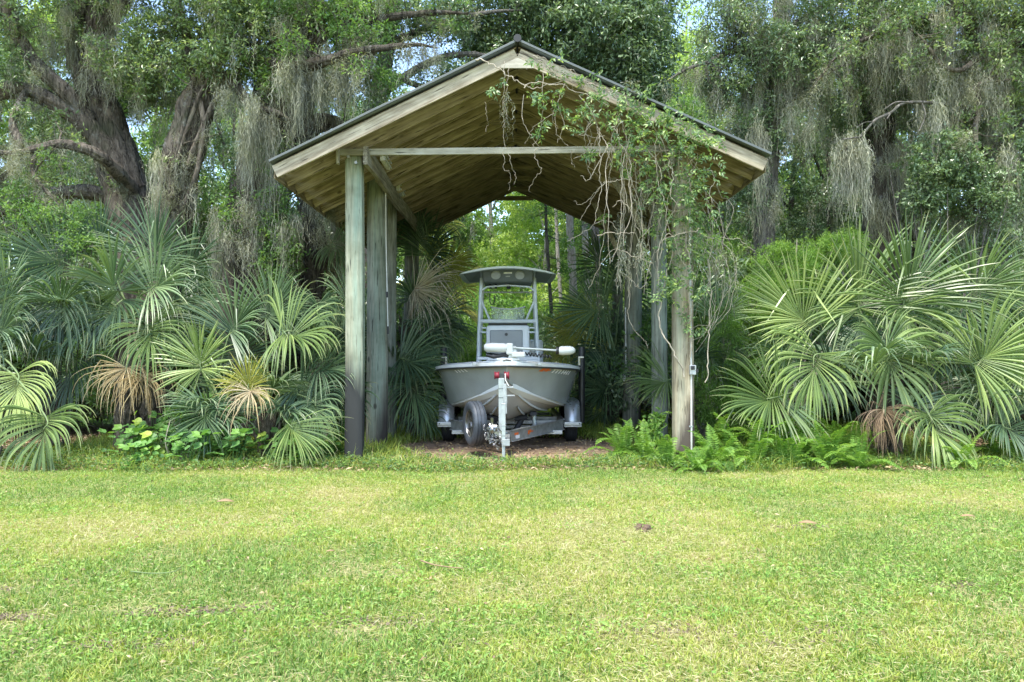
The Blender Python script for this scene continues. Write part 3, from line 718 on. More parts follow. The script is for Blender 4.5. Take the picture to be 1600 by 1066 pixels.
# gunwale cap and rub rail
def ring(off, dz, yoff=0.0):
    L = []
    for y in ys[::-1]:
        ws, zs, *_ = prof(y); L.append((-max(ws + off, .02), y - yoff + (.13 * max(0, 1 - y / .3) if off < 0 else 0), zs + dz))
    if off > 0: L += [(-.05, -.03 - yoff, prof(0)[1] + dz + .004), (.05, -.03 - yoff, prof(0)[1] + dz + .004)]
    else: L += [(-.004, .16, prof(0)[1] + dz + .004), (.004, .16, prof(0)[1] + dz + .004)]
    for y in ys:
        ws, zs, *_ = prof(y); L.append((max(ws + off, .02), y - yoff + (.13 * max(0, 1 - y / .3) if off < 0 else 0), zs + dz))
    return L
o_, i_ = ring(.035, 0), ring(-.10, .035)
o2 = ring(.03, -.042); mb = MB(); n = len(o_); mb.v = o2 + o_ + i_
i_z = ring(-.10, -.03); mb.v += i_z
for r in range(3):
    for k in range(n - 1): a = r * n + k; mb.f.append((a, a + 1, a + n + 1, a + n))
for k in range(n - 1): mb.f.append((3 * n + k, 3 * n + k + 1, k + 1, k))
mb.build('gunwale', M['gel'], boat, smooth=35)
mb = MB(); mb.tube([(x, y - .012 if abs(x) < .9 else y, z - .056) for x, y, z in ring(.02, 0)], .013, 8); mb.build('rub_rail', M['rub'], boat, smooth=60)
# cleats let into the rail
for sgn in (-1, 1): MB().box((sgn * .49, .21, 1.335), (.06, .05, .045)).build('rail_fitting', M['galv'], boat, bevel=.006)
# deck, sole
rows = []
for y in ys[1:]:
    ws, zs, *_ = prof(y); w1 = ws - .07; zz = zs + .012 if y < 1.7 else .95
    rows.append([(-w1, y, zs + .01), (-w1 * .96, y, zz + (.02 if y < 1.7 else 0)), (0, y, zz + (.045 if y < 1.7 else 0)), (w1 * .96, y, zz + (.02 if y < 1.7 else 0)), (w1, y, zs + .01)])
loft(rows).build('deck', M['gel'], boat, smooth=40)
MB().box((0, .95, 1.40), (.62, .5, .03)).box((0, 1.45, 1.42), (1.0, .12, .05)).build('deck_hatch', M['gel_strip'], boat, bevel=.012)
# registration marks on the starboard and port bow
def onhull(sgn, y, t):
    ws, zs, wc, zc, zk = prof(y); e = .045 * min(1, y)
    xx = wc + e + (ws - wc - e) * (t * .45 + .55 * t ** (1 + .9 * max(0, 1 - y / 2)))
    return Vector((sgn * (xx + .003), y - .006, zc + .002 + (zs - .03 - zc) * t))
def decal(sgn, quads, mat, name):
    mb = MB()
    for (a0, a1, t0, t1, sh) in quads:
        mb.add([onhull(sgn, a0, t0), onhull(sgn, a1, t0), onhull(sgn, a1 + sh, t1), onhull(sgn, a0 + sh, t1)], [(0, 1, 2, 3)])
    o = mb.build(name, mat, boat); o.modifiers.new('t', 'SOLIDIFY').thickness = .002
decal(1, [(.42, .48, .78, .93, .03), (.50, .56, .80, .95, .03), (.45, .62, .83, .86, 0)], M['orange'], 'bow_emblem')
decal(1, [(.66 + .075 * k, .69 + .075 * k, .78, .90, .02) for k in range(7)] + [(.66, .83, .88, .905, 0), (.9, 1.05, .82, .845, 0)], M['lettering'], 'bow_lettering')
decal(-1, [(.55 + .07 * k, .575 + .07 * k, .80, .89, .02) for k in range(4)], M['lettering'], 'bow_lettering')
# console
cy = 2.75; zt = 2.03
o = MB().box((.0, cy + .4, (zt + .93) / 2), (.80, .8, zt - .93)).build('console', M['console'], boat, bevel=.055)
o2 = MB().box((-.03, cy - .012, 1.60), (.60, .05, .68)).build('console_hatch', M['hatch'], o, bevel=.02)
MB().box((-.02, cy - .045, 1.50), (.31, .03, .42)).build('hatch_panel', M['hatch'], o, bevel=.012)
MB().lathe([(0, 0), (.028, 0), (.028, .02), (0, .02)], (-.03, cy - .04, 1.86), (0, -1, 0), 16).build('latch', M['black_plastic'], o, smooth=40)
MB().box((0, cy + .42, zt + .02), (.72, .7, .04)).build('dash', M['rub'], o, bevel=.01)
# seat at the console front
MB().box((.28, cy - .28, 1.33), (.62, .42, .26)).build('seat', M['gel'], boat, bevel=.06)
MB().box((.25, cy + 1.6, 1.40), (.9, .5, .8)).build('leaning_post', M['gel'], boat, bevel=.06)
# windscreen
mb = MB(); K = 9; 
for r_, zz in ((0, zt + .03), (1, zt + .36)):
    for k in range(K):
        a = -1 + 2 * k / (K - 1); mb.v.append((a * (.30 + .02 * r_), cy + .16 + .10 * a * a + .08 * r_, zz - .05 * r_ * (1 - a * a)))
for k in range(K - 1): mb.f.append((k, k + 1, k + K + 1, k + K))
o = mb.build('windscreen', M['glass'], boat, smooth=60); o.modifiers.new('t', 'SOLIDIFY').thickness = .006
MB().tube([Vector(v) for v in mb.v[K:]], .013, 8).build('windscreen_rim', M['white_plastic'], o, smooth=60)
# T-top frame
fr = MB()
zt2 = 2.98
for sgn in (-1, 1):
    x0, x1 = sgn * .53, sgn * .48
    fr.tube([(x0 * 1.05, cy - .06, .93), (x0 * 1.0, cy - .03, 1.9), (x1, cy + .02, zt2)], .032, 12)
    fr.tube([(x0 * 1.05, cy + .85, .93), (x0 * 1.0, cy + .82, 1.9), (x1, cy + .8, zt2)], .030, 12)
    fr.tube([(x0 * 1.0, cy - .02, 1.92), (x0 * 1.0, cy + .8, 1.92)], .02, 8)
    fr.tube([(x1 * 1.01, cy, 2.48), (sgn * .33, cy, 2.12)], .021, 10)
    fr.tube([(x0, cy, 1.98), (sgn * .40, cy + .02, 1.98)], .018, 8); fr.tube([(x0, cy, 1.9), (sgn * .36, cy + .05, 1.9)], .018, 8)
    fr.tube([(x1, cy + .02, 2.9), (sgn * .48, cy - .35, 3.02)], .02, 8)
fr.tube([(-.52, cy - .02, 2.10), (.52, cy - .02, 2.10)], .035, 12)
fr.tube([(-.485, cy, 2.66), (-.38, cy, 2.73), (0, cy, 2.76), (.38, cy, 2.73), (.485, cy, 2.66)], .018, 10)
fr.tube([(-.485, cy + .8, 2.7), (.485, cy + .8, 2.7)], .018, 8)
fr.build('top_frame', M['frame_al'], boat, smooth=50)
# hard top: thin cambered shell, drooping at the sides
mb = MB(); nx, ny = 17, 9
def topz(u, v): return 3.055 - .11 * abs(u) ** 2.0 - .03 * abs(v) ** 2
for lay in (0, 1):
    for j in range(ny):
        v = -1 + 2 * j / (ny - 1)
        for i in range(nx):
            u = -1 + 2 * i / (nx - 1); wd = .88 - .07 * abs(v) ** 4; dp = .95 - .10 * abs(u) ** 4
            mb.v.append((u * wd - .0, cy + .25 + v * dp, topz(u, v) - (.022 * (1 - abs(u) ** 6) + .016 if lay == 0 else 0)))
nn = nx * ny
for lay in (0, 1):
    for j in range(ny - 1):
        for i in range(nx - 1):
            a = lay * nn + j * nx + i; q_ = (a, a + 1, a + nx + 1, a + nx); mb.f.append(q_ if lay else q_[::-1])
edge = [i for i in range(nx)] + [j * nx + nx - 1 for j in range(1, ny)] + [(ny - 1) * nx + i for i in range(nx - 2, -1, -1)] + [j * nx for j in range(ny - 2, 0, -1)]
for k in range(len(edge)):
    a, b_ = edge[k], edge[(k + 1) % len(edge)]; mb.f.append((a, b_, b_ + nn, a + nn))
top = mb.build('hard_top', M['ttop'], boat, smooth=40)
bx = MB().add([(-.44, cy - .22, 2.80), (.44, cy - .22, 2.80), (.44, cy + .45, 2.78), (-.44, cy + .45, 2.78), (-.46, cy - .40, 3.0), (.46, cy - .40, 3.0), (.46, cy + .5, 3.0), (-.46, cy + .5, 3.0)],
              [(3, 2, 1, 0), (0, 1, 5, 4), (1, 2, 6, 5), (2, 3, 7, 6), (3, 0, 4, 7)])
bxo = bx.build('electronics_box', M['ttop_under'], boat, bevel=.015)
for sgn in (-1, 1):
    mb = MB(); mb.add([(sgn * .50, cy - .5, 2.985), (sgn * .80, cy - .45, 2.93), (sgn * .72, cy + .3, 2.84), (sgn * .50, cy + .3, 2.84), (sgn * .50, cy - .5, 3.0), (sgn * .80, cy - .45, 2.95), (sgn * .72, cy + .3, 2.95), (sgn * .50, cy + .3, 2.95)],
           [(0, 1, 2, 3), (0, 1, 5, 4), (1, 2, 6, 5), (2, 3, 7, 6), (3, 0, 4, 7)])
    mb.build('top_underside', M['ttop_under'], boat)
nv = Vector((0, -.2, -.18)).normalized(); nv = Vector((0, -.74, -.67))
for sgn in (-1, 1):
    MB().lathe([(0, .012), (.06, .014), (.082, .022), (.088, .012), (.088, -.01)], (sgn * .215 - .0, cy - .325, 2.913), nv, 28).build('speaker', M['speaker'], bxo, smooth=40)
MB().box((0, cy - .35, 2.945), (.15, .03, .03)).box((.0, cy - .31, 2.89), (.08, .02, .008)).build('courtesy_light', M['lamp_white'], bxo, bevel=.006)
mb = MB()
for x in (-.32, -.22, -.0, .03): mb.tube([(x, cy + .02, 2.78), (x, cy, 2.70)], .022, 8)
mb.tube([(-.33, cy - .01, 2.60), (-.33, cy - .02, 2.45), (-.29, cy - .02, 2.40), (-.25, cy - .02, 2.45), (-.23, cy - .01, 2.56)], .011, 8)
mb.build('hook', M['black_plastic'], boat, smooth=60)
# outboard and stern things seen past the console
MB().box((0, LB + .25, 1.35), (.42, .55, .55)).build('outboard_cowl', M['black_plastic'], boat, bevel=.1)
MB().box((0, LB + .25, .75), (.16, .28, .8)).build('outboard_leg', M['black_plastic'], boat, bevel=.04)
# bow trolling motor, stowed across the deck
tm = MB().box((.02, .28, 1.405), (.36, .42, .035)).box((.08, .18, 1.50), (.13, .16, .20)).box((.04, .12, 1.56), (.10, .14, .17)).box((.17, .10, 1.475), (.20, .12, .08)).build('trolling_motor', M['white_plastic'], boat, bevel=.018)
tz = 1.575
MB().lathe([(0, -.29), (.04, -.29), (.064, -.26), (.070, -.18), (.070, .0), (.055, .05), (.02, .07), (0, .07)], (-.05, .10, tz), (1, 0, -.02), 20).build('motor_pod', M['white_plastic'], tm, smooth=40)
MB().box((-.355, .10, tz + .02), (.012, .03, .16)).box((-.355, .10, tz), (.02, .13, .03)).build('propeller', M['black_plastic'], tm, bevel=.005)
MB().tube([(.08, .10, tz), (.74, .10, tz - .04)], .017, 12).build('motor_shaft', M['galv_lite'], tm, smooth=50)
MB().lathe([(0, 0), (.055, .0), (.06, .03), (.05, .05)], (.73, .10, tz - .04), (1, 0, -.02), 14).build('motor_collar', M['black_plastic'], tm, smooth=40)
MB().lathe([(0, 0), (.055, .005), (.068, .05), (.066, .17), (.05, .22), (.02, .25), (0, .25)], (.765, .10, tz - .045), (1, 0, .03), 18).build('motor_head', M['white_plastic'], tm, smooth=50)
mb = MB(); pts = []
for k in range(140):
    t = k / 139; pts.append((.16 + t * .50, .12 + .022 * math.cos(t * 62), 1.50 - .06 * t + .022 * math.sin(t * 62)))
mb.tube(pts, .010, 6); mb.tube([(-.3, .12, 1.47), (-.2, .1, 1.44), (-.05, .12, 1.47), (.1, .14, 1.44)], .03, 8); mb.tube([(-.32, .14, 1.50), (-.1, .1, 1.475), (.0, .1, 1.5)], .012, 6)
mb.build('coiled_cord', M['black_plastic'], tm, smooth=60)

# ------------------------------------------------------------------ trailer
TX, TY = -.08, 10.5
tr = thing('boat_trailer', 'galvanised boat trailer with spare tyre, fenders and tall black guide posts', 'trailer', (TX, TY, 0))
def T(px, py, Y): p = P(px, py, Y); return (p.x - TX, Y - TY, p.z)
def ibeam(a, b, h, w_, mb, t=.012):
    a, b = Vector(a), Vector(b); d = (b - a).normalized(); s_ = d.cross(Vector((0, 0, 1))).normalized(); u = s_.cross(d)
    mb.bar(a, b, t, h)
    mb.bar(a + u * (h / 2 + t / 2), b + u * (h / 2 + t / 2), w_, t); mb.bar(a - u * (h / 2 + t / 2), b - u * (h / 2 + t / 2), w_, t)
mb = MB(); zf = .30
ax = 2.75
for sgn in (-1, 1):
    ibeam((sgn * .06, .85, .27), (sgn * .92, 2.15, zf + .03), .15, .06, mb)
    ibeam((sgn * .92, 2.16, zf + .03), (sgn * .92, 6.2, zf + .03), .15, .06, mb)
for yy in (1.9, 2.9, 3.9, 5.0, 6.1): mb.box((0, yy, zf - .07), (1.78, .08, .06))
mb.box((0, .6, .27), (.10, 1.3, .09))
fr_ = mb.build('frame', M['galv'], tr, bevel=.003)
# stickers on the right beam
def onbeam(u0, u1, z0, z1):
    a = Vector((.06, .85, .27)); b_ = Vector((.92, 2.15, zf + .03)); d = b_ - a; n_ = Vector((d.y, -d.x, 0)).normalized() * .008
    f = lambda u, z: a + d * u + n_ + Vector((0, 0, z))
    return [f(u0, z0), f(u1, z0), f(u1, z1), f(u0, z1)]
mb = MB()
for u0, u1, z0, z1 in ((.30, .33, -.03, .03), (.335, .36, -.01, .035), (.31, .40, -.002, .012), (.06, .13, .00, .035)): mb.add(onbeam(u0, u1, z0, z1), [(0, 1, 2, 3)])
mb.build('orange_decal', M['orange'], fr_).modifiers.new('t', 'SOLIDIFY').thickness = .002
mb = MB()
for u0, u1, z0, z1 in ((.08, .15, -.055, -.005),): mb.add(onbeam(u0, u1, z0, z1), [(0, 1, 2, 3)])
mb.build('white_decal', M['lettering'], fr_).modifiers.new('t', 'SOLIDIFY').thickness = .002
def wheel(name, c, axis, r, w_, rimcol, lab=None, treads=True):
    ax_ = Vector(axis).normalized()
    h = w_ / 2
    tp = [(r * .60, -h * .8), (r * .72, -h * .98), (r * .88, -h), (r * .965, -h * .86)]
    g = [-.62, -.56, -.22, -.16, .16, .22, .56, .62]
    for k, q_ in enumerate(g): tp.append((r * (1.0 if k % 4 in (0, 3) else .975) if False else r, h * q_)) if k % 2 == 0 else tp.append((r, h * q_))
    tp2 = tp[:4]
    for gq in (-.5, 0, .5): tp2 += [(r, h * (gq - .08)), (r * .965, h * (gq - .05)), (r * .965, h * (gq + .05)), (r, h * (gq + .08))]
    tp2 += [(r * .965, h * .86), (r * .88, h), (r * .72, h * .98), (r * .60, h * .8)]
    wh = thing(name, None, None); wh.parent = tr; wh.location = c
    t_ = MB().lathe(tp2, (0, 0, 0), ax_, 48).build('tyre', M['tyre_worn' if 'spare' in name else 'rubber'], wh, smooth=50)
    rm = MB(); rm.lathe([(r * .61, -h * .82), (r * .60, -h * .72), (r * .55, -h * .66), (r * .54, 0), (r * .55, h * .66), (r * .60, h * .72), (r * .61, h * .82)], (0, 0, 0), ax_, 36)
    rm.lathe([(0, -h * .35), (r * .16, -h * .42), (r * .2, -h * .3), (r * .54, -h * .1)], (0, 0, 0), ax_, 36)
    e1 = ax_.cross(Vector((0, 0, 1))).normalized(); e2 = ax_.cross(e1)
    for k in range(5):
        a = 2 * math.pi * k / 5 + .3; d = e1 * math.cos(a) + e2 * math.sin(a); rm.bar(d * r * .15 - ax_ * h * .4, d * r * .56 - ax_ * h * .45, .06, .03, up=tuple(ax_))
    rm.build('rim', rimcol, wh, smooth=40)
    if lab: tag(wh, lab)
    return wh
sp_x, sp_y = PX(742, 11.15) - TX, 11.15 - TY
wheel('spare_wheel', (sp_x, sp_y, .475), (math.cos(R(20)), math.sin(R(20)), 0.02), .325, .20, M['chrome'], 'worn bluish spare tyre with bright spoked rim')
MB().bar((sp_x + .1, sp_y + .05, .42), (.0, sp_y + .25, .30), .05, .05).build('spare_bracket', M['galv'], tr)
for sgn in (-1, 1):
    wx = PX(698 if sgn < 0 else 894, 12.9) - TX
    wheel('wheel', (wx, ax, .325), (sgn * -1, 0, 0), .325, .20, M['galv'])
    wheel('wheel', (wx, ax + .85, .325), (sgn * -1, 0, 0), .325, .20, M['galv'])
    f = MB(); fw = .13
    pr = [(-.42, .30), (-.42, .38), (-.36, .60), (-.24, .68), (0, .71), (.85, .71), (1.09, .68), (1.22, .60), (1.28, .38)]
    n_ = len(pr)
    for x in (-fw, fw):
        for (yy, zz) in pr: f.v.append((x, yy, zz))
    for k in range(n_ - 1): f.f.append((k, k + 1, k + 1 + n_, k + n_))
    fo = f.build('fender', M['fender'], tr, smooth=50); fo.location = (wx, ax, -.01); fo.modifiers.new('t', 'SOLIDIFY').thickness = .006
    bv = MB().box((0, -.46, .345), (.29, .10, .055)).box((0, -.46, .302), (.30, .02, .035)).build('fender_step', M['galv'], fo, bevel=.008)
    MB().lathe([(0, .0), (.012, 0), (.012, .012), (0, .012)], (-sgn * -.11, -.512, .345), (0, -1, 0), 8).build('marker', M['black_plastic'], fo)
    # guide post
    gx = PX(693 if sgn < 0 else 909, 13.35) - TX
    MB().tube([(gx, 2.85, .30), (gx, 2.85, 1.62)], .055, 14).build('guide_post', M['black_plastic'], tr, smooth=50)
    MB().bar((sgn * .94, 2.85, .31), (gx, 2.85, .31), .05, .05).build('guide_arm', M['galv'], tr)
    MB().bar((gx - sgn * .05, 2.79, 1.30), (gx - sgn * .05, 2.78, 1.43), .04, .03).box((gx - sgn * .02, 2.77, 1.44), (.10, .02, .03)).build('guide_clamp', M['chrome'], tr, bevel=.004)
    # bunks on short posts
    MB().bar((sgn * .42, 1.7, .535), (sgn * .42, 5.9, .53), .10, .05).build('bunk', M['rubber'], tr)
    for yy in (1.9, 2.9, 3.9, 5.0): MB().tube([(sgn * .46, yy, .25), (sgn * .43, yy, .51)], .04, 10).build('bunk_post', M['galv_lite'], tr, smooth=40)
    mb2 = MB().tube([(sgn * .13, 1.95, .245), (sgn * .24, 1.95, .43)], .045, 10).tube([(sgn * .12, 1.95, .44), (sgn * .33, 1.95, .475)], .05, 12)
    mb2.build('keel_roller', M['rubber'], tr, smooth=40)
MB().bar((-.9, ax, .325), (.9, ax, .325), .06, .06).build('axle', M['galv'], tr)
MB().bar((-.9, ax + .85, .325), (.9, ax + .85, .325), .06, .06).build('axle', M['galv'], tr)
# winch post, stop and bow rollers
wp = PX(784, 11.12) - TX; wy = .62
po = MB().bar((wp, wy, .25), (wp - .005, wy, 1.13), .085, .085).build('winch_post', M['galv_lite'], tr, bevel=.006)
mb = MB()
for z in (.85, .98): mb.box((wp, wy, z), (.092, .092, .008))
mb.build('post_joint', M['rub'], po)
MB().bar((wp + .045, wy - .02, 1.05), (wp + .05, wy - .02, .62), .07, .05).bar((wp + .07, wy - .03, .88), (wp + .19, wy - .03, .88), .02, .02).bar((wp + .07, wy - .03, .885), (wp + .07, wy - .03, .76), .02, .02).bar((wp + .06, wy - .03, 1.0), (wp + .17, wy - .03, 1.0), .02, .025).build('winch_bracket', M['galv'], po, bevel=.003)
for sgn in (-1, 1):
    MB().lathe([(0, -.035), (.062, -.035), (.045, -.012), (.045, .012), (.062, .035), (0, .035)], (wp + .0 + sgn * .072, wy + .03, 1.17), (1, 0, 0), 20).build('bow_roller', M['red_roll'], po, smooth=40)
MB().box((wp, wy + .03, 1.17), (.07, .06, .05)).build('roller_bracket', M['rub'], po)
MB().tube([(wp + .05, wy - .03, 1.20), (wp + .055, wy - .05, 1.10), (wp + .10, wy - .05, 1.02)], .008, 6).build('winch_strap', M['lettering'], po)
# jack, with foot on the dirt
jx = PX(787, 10.55) - TX
jk = MB().bar((jx, .0, .36), (jx, .0, .80), .052, .052).build('tongue_jack', M['galv_lite'], tr, bevel=.004)
MB().bar((jx, .0, .03), (jx, .0, .48), .042, .042).build('jack_leg', M['galv_lite'], jk, bevel=.003)
MB().box((jx, 0, .50), (.062, .062, .01)).box((jx, 0, .22), (.050, .050, .008)).box((jx, 0, .79), (.06, .06, .012)).lathe([(0, 0), (.045, 0), (.045, .03), (0, .03)], (jx, 0, .0), (0, 0, 1), 12).build('jack_collar', M['galv'], jk, bevel=.002)
MB().bar((jx, .0, .28), (.0, .35, .28), .06, .08).build('jack_mount', M['galv'], tr, bevel=.003)
# coupler, winch gear, chains: a bright tangle left of the jack
mb = MB(); rg = random.Random(8)
cx_, cz = PX(771, 10.8) - TX, PZ(672, 10.8)
mb.lathe([(0, -.05), (.05, -.05), (.05, .05), (0, .05)], (cx_, .3, cz + .03), (1, 0, .1), 20)
mb.lathe([(.075, -.008), (.075, .008), (0, .008), (0, -.008), (.075, -.008)], (cx_ - .045, .28, cz + .04), (1, 0, .1), 20)
mb.bar((cx_ + .05, .28, cz + .05), (cx_ + .13, .25, cz - .06), .02, .02); mb.bar((cx_ - .02, .3, cz + .06), (cx_ - .02, .28, cz + .17), .035, .03); mb.box((cx_, .33, cz - .05), (.16, .10, .06)); mb.lathe([(0, 0), (.035, .01), (.04, .05), (0, .08)], (cx_ - .01, .24, cz), (0, -1, .2), 14)
mb.build('winch', M['chrome'], tr, smooth=40)
mb = MB()
for s_ in range(5):
    a = [cx_ - .13 + .05 * s_, .26 - .02 * s_, cz + .06 - .03 * (s_ % 2)]; bq = [cx_ - .06 + .055 * s_, .22, cz - .02]; n_ = 9
    for k in range(n_):
        t = k / n_; p = Vector(a).lerp(Vector(bq), t); p.z -= .14 * math.sin(t * 3.14) * (1 + .3 * s_ % 1)
        an = rg.random() * 3; dx = Vector((math.cos(an) * .012, .0, math.sin(an) * .02))
        loop = [p + Vector((math.cos(q_) * .009 + dx.x * math.sin(q_), (k % 2) * .01 * math.cos(q_), math.sin(q_) * .016)) for q_ in [2 * math.pi * j / 8 for j in range(9)]]
        mb.tube(loop, .0035, 5, caps=False)
mb.build('safety_chain', M['chrome'], tr, smooth=60)
mb = MB(); 
for k in range(5): mb.tube([(cx_ - .18 + .04 * k, .3, cz + .12 - .03 * k), (cx_ - .1 + .03 * k, .26, cz - .08 - .02 * (k % 2)), (cx_ + .02 + .02 * k, .27, cz - .12)], .008, 6)
mb.build('wiring', M['black_plastic'], tr, smooth=60)
# ------------------------------------------------------------------ vegetation generators
def crown_np(blobs, L, W, per, cr, rng, shell=.6, droop=0.0, zflat=.8):
    """blobs: (cx,cy,cz,rx,ry,rz,n clumps) -> V,F,rnd,twig lines"""
    cs = []; bl = []
    for (cx, cy, cz, rx, ry, rz, n) in blobs:
        d = rdir(rng, n); r = rng.random(n) ** (1 / 3 if shell == 0 else .5 * (1 - shell) + .12)
        r = np.where(rng.random(n) < .35, rng.random(n) ** .5, r)
        cs.append(np.array([cx, cy, cz]) + d * r[:, None] * np.array([rx, ry, rz])); bl.append(np.tile([cx, cy, cz - rz * .5], (n, 1)))
    cs = np.concatenate(cs); bl = np.concatenate(bl); n = len(cs)
    cb = rng.random(n)
    # 3 twigs a clump, leaves along them
    T = 3; td = rdir(rng, n * T, .1, .6); st = np.repeat(cs, T, 0)
    k = per // T; u = rng.random((n * T, k)); 
    c = st[:, None, :] + td[:, None, :] * (u[..., None] - .35) * cr * 2.0 + rng.normal(size=(n * T, k, 3)) * cr * .16
    c[..., 2] -= droop * cr * u ** 2 * 2
    c = c.reshape(-1, 3); N_ = len(c)
    d = nrm(np.repeat(td, k, 0) * .6 + rdir(rng, N_) * .9 + np.array([0, 0, -.15 - droop]))
    nn = rdir(rng, N_) * .75 + np.array([0, -.1, .8])
    V, F = leaves_np(c, d, nn, L * (.6 + .7 * rng.random(N_)), W * (.7 + .5 * rng.random(N_)), rng)
    rnd = np.clip(np.repeat(cb, T * k) * .55 + rng.random(N_) * .5, 0, 1)
    return V, F, np.repeat(rnd, 4), (cs, bl, st, td)
def twigs_np(cs, bl, rng, r=.012, frac=.5):
    """thin bent ribbons-tubes from blob hearts to clumps"""
    k = rng.random(len(cs)) < frac; a = bl[k] + (cs[k] - bl[k]) * .25; b_ = cs[k]; n = len(a)
    t = np.linspace(0, 1, 6)[None, :, None]; path = a[:, None] * (1 - t) + b_[:, None] * t
    path = path + np.sin(t * np.pi) * rng.normal(size=(n, 1, 3)) * .10 * np.linalg.norm(b_ - a, axis=1)[:, None, None] + rng.normal(size=path.shape) * .02
    w = np.broadcast_to(r * (1.6 - t[..., 0]), (n, 6)); s1 = rdir(rng, n, 0, .3)
    V1, F1 = ribbons(path, w, s1); V2, F2 = ribbons(path, w, nrm(np.cross(s1, nrm(b_ - a))))
    return join([(V1, F1), (V2, F2)])
def moss_np(starts, lens, spread, nst, rng, w=.0062):
    nst = (np.asarray(nst) * 1.0).astype(int)
    """hanging strands: starts (M,3), lens (M,), spread (M,), nst (M,)"""
    idx = np.repeat(np.arange(len(starts)), nst); n = len(idx); K = 14
    g = rng.normal(size=(n, 2)); s0 = starts[idx].copy(); s0[:, 0] += g[:, 0] * spread[idx]; s0[:, 1] += g[:, 1] * spread[idx] * .8; s0[:, 2] += rng.normal(size=n) * .09 - np.abs(g[:, 0]) * .05
    rad = np.abs(g[:, 0]); L = lens[idx] * (.25 + .85 * rng.random(n)) * np.exp(-rad * .5)
    t = np.linspace(0, 1, K)[None, :]
    path = np.zeros((n, K, 3)); path[..., 2] = -t * L[:, None]
    wob = np.cumsum(rng.normal(size=(n, K, 2)) * .019, axis=1) * (1 + .0 * t[..., None]); wob[:, 0] = 0
    pull = -g[:, 0][:, None] * spread[idx][:, None] * t * .45
    path[..., 0] = wob[..., 0] + pull; path[..., 1] = wob[..., 1]; path += s0[:, None, :]
    ww = w * (.6 + .9 * rng.random((n, 1))) * (1.15 - t * .7) * (.7 + .6 * rng.random((n, K)))
    side = rdir(rng, n, 0, .1)[:, None, :] + rng.normal(size=(n, K, 3)) * .5; side = nrm(side)
    V, F = ribbons(path, ww, side)
    return V, F, np.repeat(np.clip(.5 + .25 * rng.normal(size=n) + .2 * rng.normal(size=len(starts))[idx], 0, 1), K * 2)
def limb_pts(pp, m=5):
    """(px,py,Y,rpx) control points -> smooth world points and radii"""
    q = np.array([(*P(a, b, Y), r / FPX * Y) for a, b, Y, r in pp]); s_ = spline(q, m); return s_[:, :3], np.maximum(s_[:, 3], .004)
